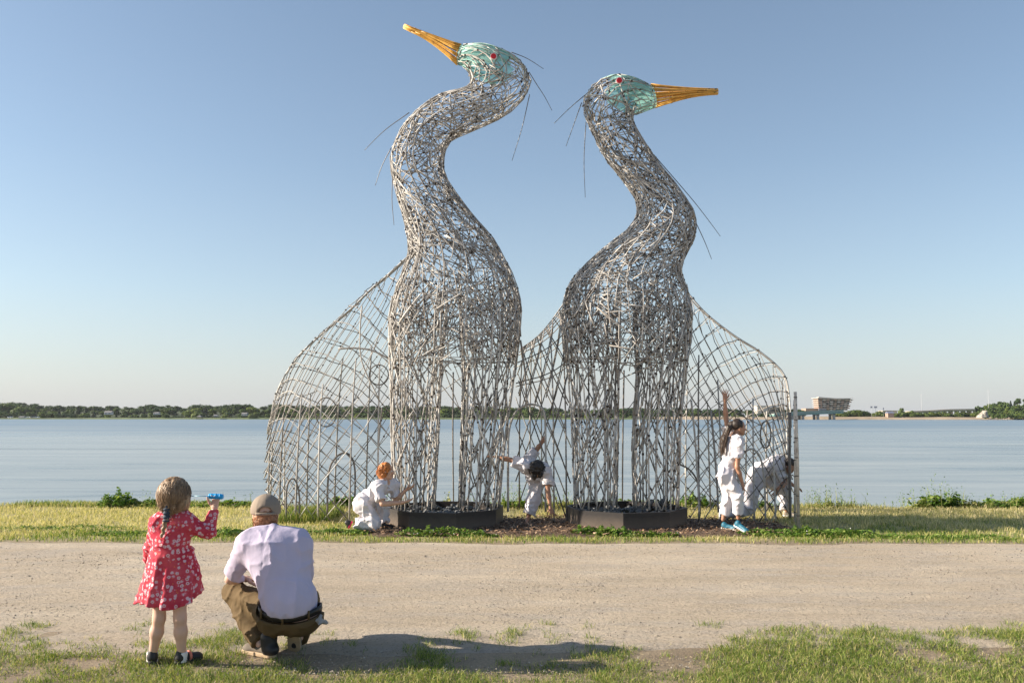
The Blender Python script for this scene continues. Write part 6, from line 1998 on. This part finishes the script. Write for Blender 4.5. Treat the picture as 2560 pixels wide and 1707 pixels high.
def weed_clump(name, label, c, rx, ry, h, n, mat, leaf=.022, flowers_n=0, cat='weeds', group=None, stems=True, upright=.3):
    c = np.asarray(c, float)
    z0 = float(ground_z(c[0], c[1]))
    root = thing(name, label, cat, (c[0], c[1], z0), group)
    a = rng.uniform(0, 6.283, n); q = np.sqrt(rng.random(n))
    px_ = c[0] + rx * q * np.cos(a); py_ = c[1] + ry * q * np.sin(a)
    lump = .55 + .55 * fbm2(px_, py_, 7.0, 3, int(abs(c[0]) * 7) + 3)
    spike = (fbm2(px_, py_ * 0, 14.0, 2, 5) > .25)
    top = h * np.clip(lump, .1, 2) * (1 - .6 * q ** 2) * np.where(spike, 1.35, .85)
    pz = ground_z(px_, py_) + top * rng.random(n) ** .55
    nrm = np.stack([rng.normal(0, .5, n), rng.normal(0, .5, n), np.full(n, .9)], -1)
    v, f = leaves(np.stack([px_, py_, pz], -1), leaf * rng.uniform(.5, 1.3, n), nrm, rng.uniform(0, 6.28, n), .6)
    MB().add(v, f).build('foliage', mat, root, smooth=False)
    if stems:
        mb = MB()
        for k in range(max(5, n // 60)):
            i = rng.integers(0, n)
            mb.tube([(px_[i] * .9 + c[0] * .1, py_[i], float(ground_z(px_[i], py_[i])) - .02), (px_[i], py_[i], pz[i])], .004, .002, 3)
        mb.build('stem', mat, root, kind='stuff')
    if flowers_n:
        for k in range(flowers_n):
            i = rng.integers(0, n)
            mb = MB(); p = np.array((px_[i], py_[i], pz[i] + .015))
            for s_ in range(5):
                e = unit(rng.normal(size=3) + (0, 0, .4)) * .009
                mb.tube([p, p + e], .0055, .004, 4)
            mb.build('flower', m_flower, root)
    return root
def gp(px, py): 
    g = G(px, py); return g
# broad-leaved weeds along the planters and the path edge
specs = [(1100, 1336, .62, .20, .17, 1300, 8, 'leafy clover with pale flower heads in front of the left planter'),
         (1180, 1340, .35, .14, .12, 500, 2, 'low weeds at the right front of the left planter'),
         (1480, 1334, .30, .18, .15, 800, 0, 'leafy green weed at the left front corner of the right planter'),
         (1545, 1338, .34, .15, .17, 800, 0, 'leafy weed under the middle of the right planter'),
         (1620, 1340, .42, .13, .12, 800, 3, 'pale-tipped weeds at the right front of the right planter'),
         (1960, 1335, .65, .24, .13, 1500, 0, 'low spreading green weeds at the foot of the end posts'),
         (2080, 1338, .6, .2, .17, 1300, 5, 'leafy clover clump just right of the end posts'),
         (2230, 1342, .6, .16, .07, 500, 0, 'low weeds on the path edge right of the sculpture'),
         (2420, 1344, .7, .18, .07, 500, 0, 'low weeds on the path edge near the right border'),
         (850, 1334, .4, .18, .13, 900, 0, 'small leafy weeds left of the kneeling person\'s foot'),
         (700, 1336, .55, .18, .13, 1000, 0, 'low green weeds between the crouching man and the lattice'),
         (560, 1338, .5, .2, .14, 1000, 0, 'bright green weeds between the girl\'s arm and the man\'s cap'),
         (190, 1322, .9, .30, .07, 700, 0, 'broad patch of dark leafy weeds in the verge left of the girl'),
         (60, 1325, .5, .25, .07, 450, 0, 'leafy weeds in the verge at the left border'),
         (300, 1335, .5, .2, .08, 500, 0, 'leafy weeds on the path edge just left of the girl')]
for px, py, rx, ry, h, n_, fl, lab in specs:
    c = gp(px, py); weed_clump('weed_clump', lab, c, rx, ry, h, n_, m_weed if fl == 0 else m_weed, .026, fl, group='leafy weeds along the path edge')
# shoreline shrubs and tall plants (stand on the lip of the bank)
def bush(px, top, w, n_, lab, mat=m_weed, Yb=15.35, name='shoreline_bush', cat='bush', leaf=.035):
    x = P(px, 1270, Yb)[0]; zt = P(px, top, Yb)[2]
    z0 = float(ground_z(x, Yb))
    weed_clump(name, lab, (x, Yb, z0), w, .28, (zt - z0) * 1.25, n_, mat, leaf, 0, cat, 'bushes along the water\'s edge')
bush(302, 1226, .42, 1500, 'rounded green bush on the water\'s edge left of the girl')
bush(352, 1244, .28, 600, 'small olive bush at the water\'s edge just left of the girl\'s head', m_reed)
bush(392, 1240, .35, 800, 'green bush at the water\'s edge hidden behind the girl\'s head')
bush(560, 1244, .75, 1800, 'long low green bush between the girl\'s hand and the man\'s cap')
bush(870, 1232, .42, 1500, 'broad-leaved green bush behind the kneeling person', leaf=.05)
bush(1000, 1250, .4, 900, 'green weeds at the water\'s edge behind the left planter')
bush(1118, 1240, .2, 500, 'upright weed seen through the arch of the taller heron', m_reed)
bush(1300, 1238, .55, 1500, 'green bush behind the bending dancer')
bush(1420, 1250, .35, 800, 'weeds at the water\'s edge left of the right planter', m_reed)
bush(1565, 1244, .3, 700, 'weeds seen through the arch of the shorter heron')
bush(1738, 1234, .28, 900, 'leafy green bush just right of the right planter')
bush(1880, 1246, .4, 900, 'green bush behind the lunging dancer')
bush(2335, 1218, .45, 1500, 'tall leafy bush standing out against the water, right of centre right', leaf=.045)
bush(2290, 1226, .3, 700, 'yellow-green tall plants left of the tallest right-hand bush', m_reed, cat='plants')
bush(2400, 1246, .4, 700, 'low plants right of the tallest right-hand bush', m_reed)
bush(2500, 1244, .42, 1100, 'green bush near the right border of the picture')
bush(2560, 1232, .3, 900, 'taller bush cut by the right border of the picture')
bush(2050, 1254, .25, 500, 'small spiky plant at the water\'s edge right of the end posts', m_reed)
# tall thin stalks along the edge (nobody could count them)
n = 1500
x = rng.uniform(-10, 10, n); y = rng.uniform(15.0, 15.7, n)
dens = fbm2(x, y * 0, .8, 3, 91)
px2 = CX + x / 15.3 * FPX
boost = np.exp(-((px2 - 2320) / 60) ** 2) * 1.2 + .5 * np.exp(-((px2 - 1300) / 80) ** 2) + .4 * np.exp(-((px2 - 2060) / 60) ** 2)
k = rng.random(n) < np.clip(.25 + dens + boost, 0.03, 1)
x, y, boost = x[k], y[k], boost[k]
h = rng.uniform(.12, .34, len(x)) * (1 + .9 * boost)
grass('shore_stalks', x, y, h, rng.uniform(.006, .010, len(x)), m_reed, .25)
idx = rng.integers(0, len(x), len(x) * 10)
pos = np.stack([x[idx] + rng.normal(0, .012, len(idx)), y[idx] + rng.normal(0, .012, len(idx)), ground_z(x[idx], y[idx]) + h[idx] * rng.uniform(.25, 1.0, len(idx))], -1)
v_, f_ = leaves(pos, rng.uniform(.008, .022, len(idx)), rand_dirs(len(idx)) + (0, 0, .5), rng.uniform(0, 6.28, len(idx)), .4)
mb = MB(); mb.add(v_, f_); mb.build('shore_leaves', m_weed, smooth=False, kind='stuff')
n = 42000
x = rng.uniform(-10.5, 10.5, n); y = rng.uniform(15.2, 16.3, n)
grass('bank_grass', x, y, rng.uniform(.06, .17, n) * (1 + .5 * fbm2(x, y * 0, 1.5, 2, 93)), rng.uniform(.006, .012, n), m_grass_green, .5)
# thin weeds growing up between the canes of the left wing
n = 5000
x = rng.uniform(P(690, 1290, 13.2)[0], P(830, 1290, 13.2)[0], n); y = rng.uniform(12.9, 14.2, n)
grass('lattice_foot_grass', x, y, rng.uniform(.06, .25, n), rng.uniform(.005, .009, n), m_grass_green, .4)

# ================================================================ HAZE over the bay
hz = MB().box((0, 440, 21.5), (3000, 1000, 49.0))
m_haze = bpy.data.materials.new('haze')
m_haze.use_nodes = True
hn = m_haze.node_tree
for n_ in list(hn.nodes): hn.nodes.remove(n_)
ho = hn.nodes.new('ShaderNodeOutputMaterial')
hv = hn.nodes.new('ShaderNodeVolumePrincipled')
hv.inputs['Color'].default_value = (0.86, 0.91, 1.0, 1)
hv.inputs['Density'].default_value = 0.00005
hv.inputs['Anisotropy'].default_value = 0.2
hn.links.new(hv.outputs[0], ho.inputs['Volume'])
hz.build('haze', m_haze, kind='stuff', smooth=False)
